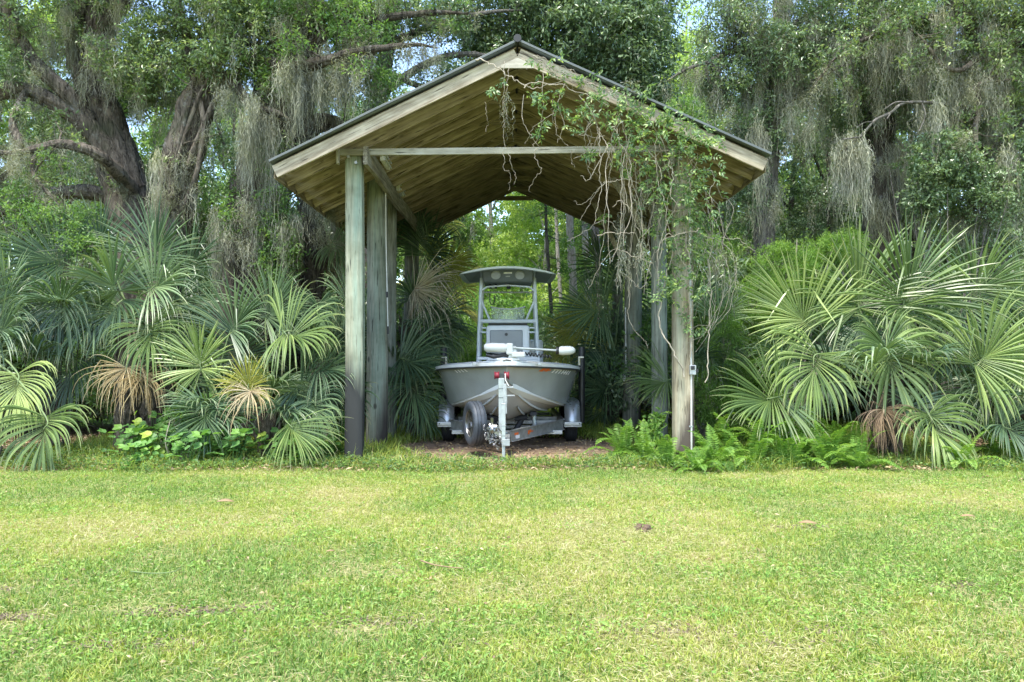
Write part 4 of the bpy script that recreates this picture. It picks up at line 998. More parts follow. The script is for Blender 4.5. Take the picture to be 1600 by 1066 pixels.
def make_tree(name, label, cat, limbs, blobs, leafmat_, bark, seed, leaf=(.075, .032), per=36, cr=.2, moss=None, group=None, extra=None, mossn=.0, rough=.10, droop=.1, twigr=.010, shell=.5, auto=0, twist=0, twigsn=.28):
    """limbs: lists of (px,py,Y,rpx); blobs (px,py,Y,rxpx,rypx,depth m,n); moss list (px,py,Y,wpx,lenpx,n)"""
    rng = np.random.default_rng(seed); parts = []; allp = []
    base = None
    sprays = []
    for j, lp in enumerate(limbs):
        lp = list(lp)
        if lp[-1][3] <= 11:
            (a1, b1, Y1, r1), (a2, b2, Y2, r2) = lp[-2], lp[-1]; lp.append((a2 + (a2 - a1) * .7, b2 + (b2 - b1) * .6 + 8, Y2 + (Y2 - Y1) * .5, .8))
        p, r = limb_pts(lp, 6 if len(lp) > 2 else 8)
        if twigsn and r.max() > .02:
            for q in range(int(len(p) * twigsn)):
                i = rng.integers(1, len(p))
                if r[i] > .26 or p[i][2] < 2.3: continue
                d = nrm(rdir(rng, 1, .15, .7)[0] + np.array([0, -.25, 0])); l = rng.uniform(.35, 1.1); K2 = 7; q_ = [p[i]]
                for kk in range(K2 - 1): d = nrm(d + rng.normal(size=3) * .28 + np.array([0, 0, .05])); q_.append(q_[-1] + d * l / K2)
                q_ = np.array(q_); parts.append(tubes_np(q_, np.linspace(min(r[i] * .4, .018), .004, K2), 5, .1, q))
                for e in (q_[-1], q_[-3]): sprays.append((*e, .16, .16, .12, 2 if rng.random() < .7 else 1))
        p[:, :] += rng.normal(size=p.shape) * r[:, None] * .06
        allp.append((p, r)); big = r.max() > .10
        if big: p, r = limb_pts(lp, 22); r = r * (1 + .05 * np.sin(np.arange(len(r)) * .35 + seed))
        parts.append(tubes_np(p, r, 44 if big else 10, rough * (.25 if big else 1), seed + j, ridges=.075 if big else 0, twist=twist))
        if base is None: base = p[np.argmin(p[:, 2])].copy()
    t = thing(name, label, cat, (base[0], base[1], 0), group); off = np.array([base[0], base[1], 0])
    bl = [(PX(a, Y), Y, PZ(b, Y), rx / FPX * Y, dp, ry / FPX * Y, int(n)) for a, b, Y, rx, ry, dp, n in blobs]
    if bl:
        bl += [s_ for s_ in sprays if s_[6] > 0]
        V, F, rn, (cs, hb, st, td) = crown_np(bl, leaf[0], leaf[1], per, cr, rng, shell, droop)
        npmesh('crown', V - off, F, M[leafmat_], t, {'rnd': rn}, False)
        # twigs start from the nearest limb where one is near
        cloud = np.concatenate([p for p, r in allp]); st_ = hb.copy()
        for i in range(len(cs)):
            d2 = ((cloud - cs[i]) ** 2).sum(1); k = d2.argmin()
            if d2[k] < 2.2: st_[i] = cloud[k] + (cloud[k] - cs[i]) * .33
        Vt, Ft = twigs_np(cs, st_, rng, twigr, .45)
        sub = twigs_np(st + td * cr * 1.2, st - td * cr * .8, rng, twigr * .5, .25)
        Vt, Ft = join([(Vt, Ft), sub])
        if len(cs) < 70: parts.append((Vt, Ft))
        else: npmesh('branches', Vt - off, Ft, M[bark], t)
    V, F = join(parts); npmesh('trunk', V - off, F, M[bark], t, None, True)
    S_, L_, W_, N_ = [], [], [], []
    for (a, b_, Y, wp_, lp_, n) in (moss or []):
        m_ = max(1, int(wp_ / 10))
        for q in range(m_):
            S_.append(P(a + (rng.random() - .5) * wp_, b_ + rng.normal() * 6, Y + rng.normal() * .25)); S_[-1][2] += rng.normal() * .18; L_.append(lp_ / FPX * Y * rng.uniform(.3, 1.1)); W_.append(rng.uniform(.03, .10)); N_.append(max(8, int(n / m_)))
    if mossn:
        for p, r in allp:
            for i in range(len(p)):
                if r[i] < .17 and rng.random() < mossn and p[i][2] > 2.2:
                    S_.append(p[i] + np.array([0, 0, -r[i] * .4])); L_.append(.15 + .9 * rng.random() ** 2); W_.append(.05); N_.append(int(14 + 40 * rng.random()))
        if auto and bl:
            kk = rng.choice(len(cs), min(len(cs), auto * 4), replace=False)
            for i in kk: S_.append(cs[i]); L_.append(.15 + .85 * rng.random() ** 1.6); W_.append(rng.uniform(.02, .08)); N_.append(int(8 + 26 * rng.random()))
    if S_:
        V, F, rn = moss_np(np.array(S_, float), np.array(L_), np.array(W_), np.array(N_), rng)
        npmesh('moss', V - off, F, M['moss'], t, {'rnd': rn})
    return t

def frond_np(H, a, n, Rr, span, droop, rng, nseg=56, cup=.12, tipbrown=.35, tear=0.0, K=11, dead=False, fold_up=.35):
    """costapalmate leaf in world space. H hub, a axis, n upper face normal"""
    H = np.array(H, float); a = nrm(np.array(a, float)); n = np.array(n, float); n = nrm(n - a * n.dot(a)); s_ = np.cross(a, n)
    th = np.linspace(-1, 1, nseg) * math.radians(span) / 2
    dth = math.radians(span) / nseg
    d = np.cos(th)[:, None] * a + np.sin(th)[:, None] * s_ + cup * n[None]
    d += rng.normal(size=d.shape) * .035 + n[None] * (rng.normal(size=(nseg, 1)) * .09) + n[None] * (.10 * np.sin(th * rng.uniform(1.5, 4) + rng.random() * 6))[:, None]; d = nrm(d)
    if dead: d = nrm(d + rng.normal(size=d.shape) * .22 + s_ * np.sin(th * 9 + rng.random() * 6)[:, None] * .12)
    L = Rr * (.78 + .22 * np.cos(th * .55)) * (1 if not dead else rng.uniform(.55, 1.15, nseg)) * (1 + .08 * rng.normal(size=nseg)) * (1 - .12 * (np.abs(th) > 2.0))
    costa = .20 * Rr * np.clip(np.cos(th), 0, 1) if not dead else 0 * th
    d = nrm(d + n[None] * (fold_up * np.abs(np.sin(th)) ** 1.5)[:, None]); L = L - costa * .6
    h = (1 / (K - 1)) * L
    # gravity bends each segment more towards the tip, individually
    gk = droop * (.55 + .9 * rng.random(nseg)) + .05 * rng.random(nseg)
    p = H[None] + a[None] * costa[:, None] + np.array([0, 0, -1.0]) * (costa ** 2 / max(Rr, .1) * (.6 + droop * 1.5))[:, None] ; paths = [p.copy()]
    hd = d.copy(); tt = np.linspace(0, 1, K); sides = []
    arch = n[None] * -.0
    for i in range(1, K):
        t = tt[i]
        hd = hd + np.array([0, 0, -1.0])[None] * (gk * (t ** 2.6) * 5.4 / K)[:, None] + rng.normal(size=hd.shape) * (.11 if dead else .030) * t
        brk = (rng.random(nseg) < (tear + .10) / K) & (t > .4); hd[brk] += np.array([0, 0, -1.4])
        hd = nrm(hd); p = p + hd * h[:, None]; paths.append(p.copy())
    path = np.stack(paths, 1)
    tang = nrm(np.gradient(path, axis=1))
    nl = nrm(n[None, None] - tang * (tang * n).sum(-1, keepdims=True) + 1e-6)
    sd_ = nrm(np.cross(tang, nl))
    rr = tt[None, :] * L[:, None] + .02 * Rr
    wfull = 2 * rr * math.tan(dth / 2) * 1.05
    fused = (.52 if not dead else .3); wmax = 2 * (fused * L[:, None]) * math.tan(dth / 2) * (1.18 if not dead else 1.0)
    wtap = wmax * np.clip((1.0 - tt[None]) / (1 - fused), 0, 1) ** .8 * (.75 + .4 * rng.random((nseg, 1)))
    w = np.where(tt[None] < fused, wfull, np.minimum(wmax, wtap * 1.0 + .0)) + .001
    fold = w * .40
    A = path - sd_ * w[..., None] * .5 - nl * fold[..., None] * .5; B_ = path + nl * fold[..., None] * .5; C_ = path + sd_ * w[..., None] * .5 - nl * fold[..., None] * .5
    V = np.stack([A, B_, C_], 2).reshape(-1, 3)
    i, k = np.meshgrid(np.arange(nseg), np.arange(K - 1), indexing='ij'); q = ((i * K + k) * 3).ravel()
    F = np.concatenate([np.stack([q, q + 1, q + 4, q + 3], -1), np.stack([q + 1, q + 2, q + 5, q + 4], -1)])
    rnd = np.repeat(np.clip(.42 + .22 * rng.normal(size=nseg) + .25 * rng.normal(), 0, 1), K * 3)
    fold = fold + 0
    tip = np.clip((tt[None] - .72 - .15 * rng.random((nseg, 1))) / .25, 0, 1) * tipbrown * (.3 + 1.2 * rng.random((nseg, 1)))
    tip = np.clip(np.repeat(tip.ravel(), 3), 0, 1)
    return V, F, rnd, tip
def add_frond(t, base, crown_c, px, py, Y, rpx, deg, tilt=.35, span=250, droop=.5, mat='palm', toward=.25, seed=0, nseg=62, cup=.12, tear=.05, name='frond', label=None, turn=0.0, pet=True):
    """hub at pixel (px,py) at depth Y, axis at image angle deg, leaning `toward` the camera"""
    rng = np.random.default_rng(seed * 7 + int(px) + int(py) * 3)
    H = np.array(P(px, py, Y)); a = np.array([math.cos(R(deg)), -toward, math.sin(R(deg))]); n = np.array([turn, -1.0, tilt])
    dead = 'dead' in mat or 'brown' in mat or 'grey' in mat
    V, F, rn, tip = frond_np(H, a, n, rpx / FPX * Y * (1.15 if dead else 1.06), span, droop * (.85 if dead else (1.25 if droop > .5 else 1)), rng, 60 if dead else nseg, cup, .5 if not dead else 1.0, tear + (.9 if dead else 0), dead=dead)
    off = np.array(base)
    fo = npmesh(name, V - off, F, M[mat], t, {'rnd': rn, 'tip': tip})
    if label: tag(fo, label)
    if pet:
        c = np.array(crown_c); mid = (c + H) / 2 + np.array([0, 0, .10 + .05 * rng.random()]) * (1 if not dead else -.3); pts = spline(np.array([c, mid, H, H + nrm(a) * rpx / FPX * Y * .22]), 5)
        Vp, Fp = tubes_np(pts, np.linspace(.02, .005, len(pts)), 6); npmesh('petiole', Vp - off, Fp, M['petiole_dead' if dead else 'petiole'], fo, None, True)
    return fo
def make_palm(label, cc, Y, fronds, seed, name='fan_palm', trunk=.16, trunk_top=None, group=None, filler=0, fr=(70, .6), fmat='palm', skirt=0):
    """cc: crown centre pixel; fronds rows (px,py,dY,rpx,deg,span,droop,mat[,tilt[,toward]])"""
    c = np.array(P(cc[0], cc[1], Y)); base = np.array([c[0], c[1], 0]); rng = np.random.default_rng(seed)
    t = thing(name, label, 'palm', tuple(base), group)
    ht = c[2] - .05; K = max(4, int(ht / .12)); z = np.linspace(-.02, ht, K)
    rad = trunk * (1 + .12 * np.sin(z * 14)); pts = np.stack([base[0] + .05 * np.sin(z * 1.3 + seed) - .05 * math.sin(ht * 1.3 + seed), np.full(K, base[1]), z], 1) - base
    V, F = tubes_np(pts, rad, 14, .08, seed); npmesh('trunk', V, F, M['bark_dark'], t)
    # old leaf bases on the trunk
    nb = int(ht * 16); parts = []
    for i in range(nb):
        zz = ht * (i + .5) / nb; a = i * 2.4; o = np.array([math.cos(a), math.sin(a), 0])
        p = np.array([o * trunk * .8 + [0, 0, zz - .05], o * trunk * 1.25 + [0, 0, zz + .06], o * trunk * 1.5 + [0, 0, zz + .17]]); parts.append(tubes_np(p, [.035, .028, .016], 5, .1, i))
    if parts:
        V, F = join(parts); npmesh('leaf_base', V, F, M['bark'], t)
    for i, f in enumerate(fronds):
        px, py, dY, rp, deg, span, droop, mat = f[:8]; tilt = f[8] if len(f) > 8 else .35; tw = f[9] if len(f) > 9 else .25
        add_frond(t, base, c, px, py, Y + dY, rp, deg, tilt, span, droop, mat, tw, seed + i * 13, label=('dead brown drooping leaf' if ('dead' in mat or 'brown' in mat or 'grey' in mat) else None), tear=.25 if droop > .8 else .06)
    for i in range(filler):
        a = rng.random() * 2 * math.pi; el = rng.uniform(-.5, 1.1); h_ = np.array([math.cos(a) * math.cos(el), math.sin(a) * math.cos(el), math.sin(el)])
        rr = fr[0] / FPX * Y * rng.uniform(.8, 1.1); H = c + h_ * fr[1] * rng.uniform(.7, 1.3); H[1] = max(H[1], c[1] - .3) if H[2] < .8 else H[1]; H[2] = max(.35, H[2])
        up = np.array([0, 0, 1.0]) + rng.normal(size=3) * .25 - h_ * .1
        V, F, rn, tip = frond_np(H, h_ + [0, 0, -.1], up, rr, rng.uniform(200, 280), rng.uniform(.35, .9), rng, 46, .12, .4, .12)
        V[:, 2] = np.maximum(V[:, 2], .01)
        fo = npmesh('frond', V - base, F, M[fmat], t, {'rnd': rn * .8, 'tip': tip})
        pts = spline(np.array([c, (c + H) / 2 + [0, 0, .06], H]), 4); Vp, Fp = tubes_np(pts, np.linspace(.018, .008, len(pts)), 5); npmesh('petiole', Vp - base, Fp, M['petiole'], fo, None, True)
    for i in range(skirt):
        a = rng.random() * 2 * math.pi; h_ = np.array([math.cos(a), math.sin(a), -.5]); H = c + h_ * .25 + [0, 0, -rng.random() * ht * .4]
        V, F, rn, tip = frond_np(H, h_ + [0, 0, -1.2], h_ + [0, 0, .3], .75, 150, 1.4, rng, 26, .05, 1.0, .5)
        V[:, 2] = np.maximum(V[:, 2], .01); fo = npmesh('frond', V - base, F, M['palm_grey'], t, {'rnd': rn, 'tip': tip}); tag(fo, 'dead brown drooping leaf')
    return t

# ------------------------------------------------------------------ the fan palms left of the shed
make_palm('big blue green fan palm left of the shed, with a hanging tan dead leaf', (205, 500), 11.2, [
    (103, 411, .1, 98, 158, 200, .18, 'palm', .6), (157, 395, .3, 80, 95, 190, .12, 'palm', .1, .0), (240, 408, -.1, 96, 78, 170, .15, 'palm', .3, .1),
    (232, 455, -.3, 98, 35, 220, .45, 'palm'), (99, 450, -.3, 105, 265, 210, .8, 'palm', .8), (231, 512, -.6, 78, 300, 230, .8, 'palm_lite', .9, .5),
    (190, 470, -.2, 90, 230, 220, .9, 'palm', .8, .4), (150, 495, -.1, 95, 200, 210, .9, 'palm', .7), (60, 490, .3, 95, 175, 220, .6, 'palm'),
    (198, 575, -.7, 74, 262, 200, 1.5, 'palm_dead', .5, .5), (225, 585, -.75, 66, 290, 160, 1.6, 'palm_dead', .5, .3), (262, 470, .2, 90, 15, 200, .5, 'palm'), (120, 560, 0, 85, 250, 220, 1.0, 'palm', .6),
    (285, 430, .5, 90, 50, 200, .3, 'palm')], 11, filler=7, fr=(85, .75))
make_palm('drooping pale green fan palm at the far left edge', (-25, 560), 10.6, [
    (28, 584, -.4, 92, 285, 200, 1.15, 'palm_lite', .9, .5), (72, 652, -.75, 92, 275, 230, 1.15, 'palm_lite', 1.0, .5), (10, 480, .2, 95, 80, 200, .4, 'palm'), (-10, 520, .1, 100, 30, 220, .6, 'palm'),
    (-30, 600, -.3, 80, 250, 220, 1.0, 'palm')], 12, filler=7, fr=(85, .6))
make_palm('low green fan palm with one leaf spread round like a wheel', (330, 650), 10.9, [
    (314, 577, -.45, 74, 95, 320, .14, 'palm_lite', .1, .0), (322, 640, -.6, 66, 265, 300, .25, 'palm', .5, .2), (359, 520, .0, 92, 55, 210, .35, 'palm'), (290, 545, .1, 75, 140, 200, .5, 'palm')], 13, filler=4, fr=(70, .45))
make_palm('fan palm near the left post with a golden dead leaf', (420, 640), 10.8, [
    (388, 610, -.65, 54, 85, 200, .12, 'palm_yellow', .1, .1), (392, 612, -.7, 60, 275, 260, 1.3, 'palm_dead', .4, .4), (442, 522, -.3, 95, 12, 210, .75, 'palm_lite', .8), (415, 500, .2, 90, 50, 200, .35, 'palm'),
    (446, 657, -.75, 88, 322, 130, .45, 'palm_lite', 1.2, .5), (495, 578, -.1, 72, 20, 220, .5, 'palm'), (487, 625, -.4, 62, 310, 200, 1.1, 'palm', .8, .5), (520, 610, .1, 70, 350, 230, .6, 'palm'),
    (470, 600, -.1, 80, 340, 220, .7, 'palm'), (380, 560, .3, 80, 110, 220, .4, 'palm')], 14, filler=6, fr=(70, .5))
make_palm('grey green fan palm with umbrella leaf behind the left post', (505, 560), 12.6, [
    (497, 478, -.2, 58, 270, 300, .9, 'palm', 1.5, .4), (540, 470, .1, 60, 30, 220, .6, 'palm'), (460, 500, .2, 60, 150, 220, .6, 'palm'), (530, 540, .1, 65, 350, 220, .7, 'palm')], 15, filler=6, fr=(62, .6))
make_palm('tall palm clothed in dead hanging leaves among the left oaks', (487, 300), 14.0, [
    (470, 270, 0, 70, 140, 200, .6, 'palm'), (510, 300, .1, 60, 20, 220, .9, 'palm'), (520, 380, -.2, 60, 330, 200, .9, 'palm')], 16, trunk=.2, filler=3, fr=(60, .5), skirt=12)
# right of the shed
make_palm('large sunlit fan palm right of the shed with a brown hanging leaf', (1385, 600), 11.0, [
    (1268, 512, -.1, 122, 135, 180, .10, 'palm_lite', .2, .1), (1342, 481, .0, 118, 92, 250, .22, 'palm_lite', .1, .05), (1412, 474, -.2, 130, 74, 210, .20, 'palm_lite', .1, .05), (1412, 478, -.25, 82, 285, 200, .6, 'palm_lite', .4),
    (1513, 461, .1, 100, 45, 220, .45, 'palm_lite'), (1508, 470, .0, 90, 235, 170, .9, 'palm', .5), (1385, 545, -.6, 100, 280, 330, .65, 'palm_lite', .9, .4), (1522, 568, -.5, 112, 50, 250, .50, 'palm_lite', .5, .4), 
    (1278, 553, -.5, 105, 240, 230, .95, 'palm_lite', .8, .4), (1216, 620, -.6, 100, 188, 260, .35, 'palm_lite', .5, .3), (1342, 490, .1, 90, 270, 160, .7, 'palm', .4), (1451, 648, -.9, 92, 290, 250, 1.05, 'palm_lite', 1.0, .5),
    (1381, 640, -.95, 62, 265, 200, 1.9, 'palm_brown', .4, .2), (1370, 642, -.9, 60, 290, 150, 1.9, 'palm_brown', .4, .2), (1300, 580, .1, 95, 200, 230, .7, 'palm'), (1460, 530, .2, 100, 20, 230, .6, 'palm'), (1440, 600, .1, 90, 330, 230, .8, 'palm'),
    (1240, 560, .2, 85, 160, 200, .5, 'palm')], 21, filler=8, fr=(90, .8))
make_palm('fan palm at the far right edge', (1600, 640), 11.0, [
    (1567, 664, -.7, 74, 330, 260, .6, 'palm', .8, .4), (1590, 480, .3, 100, 80, 200, .3, 'palm'), (1610, 570, -.2, 100, 200, 230, .8, 'palm_lite'), (1560, 600, 0, 90, 190, 230, .8, 'palm')], 22, filler=8, fr=(85, .6))
make_palm('dark fan palm behind the right front post', (1110, 600), 12.3, [
    (1118, 500, .1, 62, 40, 220, .4, 'palm'), (1100, 540, -.1, 70, 330, 200, .6, 'palm'), (1052, 592, -.3, 82, 188, 130, .28, 'palm_lite', .6, .5), (1090, 480, .3, 60, 110, 200, .4, 'palm'), (1130, 580, .2, 65, 0, 230, .6, 'palm')], 23, filler=5, fr=(62, .5))
make_palm('dark fan palm seen between boat and right poles, one leaf fanned left', (960, 560), 15.8, [
    (942, 484, -.4, 78, 172, 210, .12, 'palm', .2, .2), (955, 602, -.5, 66, 200, 200, .30, 'palm', .4, .3), (940, 420, .3, 60, 100, 220, .4, 'palm'), (925, 510, .4, 60, 190, 220, .4, 'palm_yellow'), (960, 540, 0, 70, 220, 220, .5, 'palm'),
    (970, 460, .4, 70, 60, 220, .5, 'palm'), (950, 640, .0, 55, 190, 200, .5, 'palm')], 24, filler=3, fr=(58, .6))
make_palm('yellowing fan palm behind the boat on the right', (915, 540), 17.5, [
    (895, 520, 0, 46, 150, 240, .4, 'palm_yellow'), (905, 500, .2, 44, 100, 220, .4, 'palm_yellow'), (890, 545, -.2, 42, 200, 220, .7, 'palm_yellow')], 25, filler=3, fr=(42, .5), fmat='palm_yellow')
# behind the left poles
make_palm('fan palm with a shaggy grey dead leaf beside the left poles', (640, 500), 15.2, [
    (648, 452, -.5, 80, 350, 170, .75, 'palm_grey', .5, .2), (655, 448, -.4, 78, 335, 150, .9, 'palm_grey', .5, .3), (665, 400, .3, 66, 60, 230, .4, 'palm'), (690, 420, .3, 58, 20, 220, .6, 'palm_yellow'), (660, 520, -.3, 68, 330, 230, .8, 'palm'),
    (680, 490, .2, 62, 10, 220, .7, 'palm'), (630, 560, -.4, 68, 330, 220, .8, 'palm'), (650, 375, .4, 60, 80, 220, .6, 'palm')], 31, filler=5, fr=(60, .6))
make_palm('low fan palm between left poles and boat', (650, 600), 13.6, [
    (625, 560, -.4, 78, 350, 200, .5, 'palm', .5, .3), (640, 600, -.5, 72, 310, 230, .8, 'palm', .7, .3), (718, 520, 1.6, 44, 260, 200, .9, 'palm_lite', .9, .3), (705, 528, 1.4, 38, 150, 200, .9, 'palm', .9, .3), (655, 640, -.6, 50, 320, 200, .6, 'palm')], 32, filler=2, fr=(60, .5))
make_palm('yellow green fan palm far behind the left poles', (690, 470), 20, [
    (700, 420, 0, 48, 60, 230, .5, 'palm_yellow'), (712, 450, -.3, 46, 20, 230, .7, 'palm_yellow'), (670, 380, .2, 50, 120, 230, .5, 'palm_yellow'), (690, 350, .2, 46, 90, 230, .6, 'palm_yellow')], 33, filler=4, fr=(44, .8), fmat='palm_yellow')

# ------------------------------------------------------------------ ferns, round-leaved plants, shrubs
def fern_np(rng, n=12, L=.80):
    parts = []; 
    for i in range(n):
        a = i * 2.4 + rng.random(); el = rng.uniform(.45, 1.4); l = L * rng.uniform(.7, 1.15); K = 26
        hd = np.array([math.cos(a) * math.cos(el), math.sin(a) * math.cos(el), math.sin(el)]); p = np.array([math.cos(a) * .03, math.sin(a) * .03, 0.0]); pts = [p.copy()]
        for k in range(K - 1):
            hd = hd + np.array([0, 0, -1]) * (.055 + .05 * rng.random()) * (k / K) * 2.2; hd /= np.linalg.norm(hd); p = p + hd * l / K; p[2] = max(p[2], .02); pts.append(p.copy())
        pts = np.array(pts); tg = nrm(np.gradient(pts, axis=0)); sd_ = nrm(np.cross(tg, [0, 0, 1.0])); up = np.cross(sd_, tg)
        t = np.linspace(0, 1, K); w = .075 * L / .55 * np.sin(np.clip(t * 1.1 + .12, 0, 1.15) / 1.15 * np.pi) ** .6 + .004
        for sg in (-1, 1):
            parts.append(leaves_np(pts[1:], nrm(sd_[1:] * sg + tg[1:] * .35 - up[1:] * .15 + rng.normal(size=(K - 1, 3)) * .08), up[1:] + rng.normal(size=(K - 1, 3)) * .15, w[1:], .022 * L / .55, rng, .1))
        Vr, Fr = ribbons(pts[None], np.full((1, K), .006), sd_[None]); parts.append((Vr, Fr))
    return join(parts)
fern_meshes = []
for k in range(4):
    rng = np.random.default_rng(50 + k); V, F = fern_np(rng, 14 + k)
    o = npmesh('fern', V, F, M['fern'], None, {'rnd': np.clip(np.repeat(rng.random(len(V) // 2 + 1), 2)[:len(V)] * .6 + .2 * k / 3 + .1, 0, 1)}); fern_meshes.append(o)
spots = [(975, 705, 1.0, 'bright sword fern where the shed dirt meets the right bed'), (1010, 712, .9, 'sword fern left of the right front post'), (1042, 722, .75, 'low sword fern against the foot of the right front post'), (1100, 700, 1.25, 'tall sword fern just right of the conduit'),
         (1120, 722, 1.0, 'sword fern in front of the tall one beside the conduit'), (1150, 715, 1.1, 'sword fern under the leaf that points left'), (1178, 722, 1.0, 'sword fern with arching tips at the lawn edge'), (1205, 710, 1.15, 'sword fern behind the arching one'),
         (1232, 722, 1.0, 'sword fern below the middle of the drooping leaves'), (1262, 712, 1.15, 'sword fern in the shade of the large palm'), (1290, 722, .95, 'sword fern left of the brown hanging leaf'), (1318, 712, 1.1, 'sword fern tucked behind the brown hanging leaf'),
         (1090, 728, .7, 'small sword fern at the lawn edge by the conduit'), (1340, 724, .8, 'sword fern touching the brown hanging leaf'), (1560, 700, 1.0, 'sword fern under the palm at the far right edge'), (1500, 722, .8, 'small sword fern right of the large palm'), (1235, 690, 1.3, 'tallest sword fern at the back of the bed')]
rs = random.Random(5)
for i, (px, py, s_, lab) in enumerate(spots):
    py += 9; Y = min(10.9, FPX * EYE / (py - HOR)); o = fern_meshes[i % 4] if i < 4 else link(fern_meshes[i % 4].copy())
    o.location = (PX(px, Y), Y, 0); o.scale = (s_ * .98, s_ * .98, s_ * .98); o.rotation_euler.z = rs.random() * 6.28; tag(o, lab, 'fern', 'sword ferns in the bed right of the shed')
# round-leaved plants
def round_plant(rng, n=46, R_=.26, H=.3, lr=.042):
    parts = []; Vs = []
    c = np.stack([rng.normal(size=n) * R_ * .6, rng.normal(size=n) * R_ * .45, .05 + rng.random(n) * H], 1)
    for i in range(n):
        k = 9; r = lr * rng.uniform(.55, 1.15); nn = nrm(np.array([rng.normal() * .3, -.35 + rng.normal() * .3, 1.0])); u = nrm(np.cross(nn, [0, 1.0, .2])); v = np.cross(nn, u)
        a = np.arange(k) / k * 2 * np.pi + .35; rr = r * np.where(np.arange(k) == 0, .45, 1.0)
        ring = c[i] + np.outer(np.cos(a) * rr, u) + np.outer(np.sin(a) * rr, v) + nn * (r * .12 * np.cos(3 * a))[:, None]
        Vs.append(np.concatenate([[c[i] - nn * r * .12], ring]))
    V = np.concatenate(Vs); q = np.arange(n)[:, None, None] * 10; j = np.arange(9)
    tri = np.stack([np.zeros(9, int), j + 1, (j + 1) % 9 + 1], -1)[None]; F = (q + tri).reshape(-1, 3)
    b_ = c * np.array([.35, .35, 0]); t = np.linspace(0, 1, 4)[None, :, None]; path = b_[:, None] * (1 - t) + c[:, None] * t; Vr, Fr = ribbons(path, np.full((n, 4), .005), rdir(rng, n, 0, .1))
    return V, F, Vr, Fr, np.repeat(np.clip(rng.random(n) * .8, 0, 1), 10)
rp = []
for k in range(3):
    rng = np.random.default_rng(70 + k); V, F, Vr, Fr, rn = round_plant(rng, 34 + 6 * k, R_=.30, H=.42, lr=.072); o = npmesh('round_leaf_plant', np.concatenate([V, Vr]), [F, Fr + len(V)], M['round'], None, {'rnd': np.concatenate([rn + .1 * k, np.full(len(Vr), .2)])}); rp.append(o)
for i, (px, py, s_, lab) in enumerate([(195, 722, .9, 'round leaved plant at the left end of the row by the lawn'), (222, 718, 1, 'round leaved plant below the tan hanging palm leaf'), (262, 725, 1.05, 'round leaved plant at the foot of the small leafy shrub'), (290, 730, .9, 'low round leaved plant right of the leafy shrub'),
        (332, 690, 1.25, 'bright lime round leaved plant standing highest of its row'), (322, 722, 1.0, 'round leaved plant under the lime one'), (360, 728, .95, 'round leaved plant below the golden dead leaf'), (372, 715, .8, 'small round leaved plant behind the row'),
        (435, 722, .95, 'round leaved plant under the silvery drooping leaf'), (455, 700, .9, 'round leaved plant behind the silvery drooping leaf'), (470, 728, .75, 'lowest round leaved plant near the silvery leaf'), (520, 712, 1.0, 'yellow green round leaved plant by the charred post'), (533, 698, .8, 'round leaved plant touching the charred post'),
        (500, 722, .7, 'small round leaved plant between charred post and silvery leaf'), (242, 700, .9, 'round leaved plant behind the row under the palm'), (410, 700, .8, 'darker round leaved plant behind the golden leaf'), (215, 735, .7, 'flat round leaved plant closest to the lawn')]):
    Y = min(10.9, FPX * EYE / (max(py, 716) - HOR)); o = rp[i % 3] if i < 3 else link(rp[i % 3].copy())
    o.location = (PX(px, Y), Y, max(0, PZ(py, Y) * .5)); o.scale = (s_, s_, s_ * 1.1); o.rotation_euler.z = rs.random() * .8 - .4; tag(o, lab, 'plant', 'round leaved plants along the left lawn edge')
    if o.location.z > .02: o.scale.z *= 1.5; o.location.z = 0
def shrub(name, label, cat, blobs, mat, seed, leaf, per, cr, twigr=.006, stems=5, droop=0, bark='twig', group=None, shell=.3):
    rng = np.random.default_rng(seed); bl = [(PX(a, Y), Y, PZ(b_, Y), rx / FPX * Y, dp, ry / FPX * Y, int(n)) for a, b_, Y, rx, ry, dp, n in blobs]
    ba = np.array([bl[0][0], bl[0][1], 0]); t = thing(name, label, cat, tuple(ba), group)
    V, F, rn, (cs, hb, st, td) = crown_np(bl, leaf[0], leaf[1], per, cr, rng, shell, droop); V[:, 2] = np.maximum(V[:, 2], .01)
    npmesh('foliage', V - ba, F, M[mat], t, {'rnd': rn})
    hb[:, 2] = np.maximum(hb[:, 2], .02); Vt, Ft = twigs_np(cs, hb, rng, twigr, .6)
    ps = [(Vt, Ft)]
    for (cx, cy, cz, *_r) in bl:
        for k in range(stems):
            e = np.array([cx, cy, cz]) + rng.normal(size=3) * np.array(_r[:3]) * .4; b0 = ba + np.array([rng.normal() * .06, rng.normal() * .06, 0]); mid = (b0 + e) / 2 + rng.normal(size=3) * .06
            pt = spline(np.array([b0, mid, e]), 5); ps.append(tubes_np(pt, np.linspace(twigr * 2.2, twigr * .8, len(pt)), 5))
    V, F = join(ps); npmesh('stems', V - ba, F, M[bark], t); return t
shrub('leafy_shrub', 'small glossy leafed shrub between tan dead leaf and wheel shaped leaf', 'shrub', [(280, 660, 10.3, 22, 34, .16, 60), (300, 700, 10.3, 26, 20, .18, 40), (262, 690, 10.3, 16, 22, .14, 24)], 'mid_green', 80, (.045, .02), 30, .07)
shrub('leafy_shrub', 'broad leafed seedling at the foot of the right poles', 'shrub', [(1022, 665, 11.0, 18, 26, .16, 26), (1020, 690, 11.0, 20, 16, .15, 16)], 'bright', 81, (.075, .04), 20, .08)
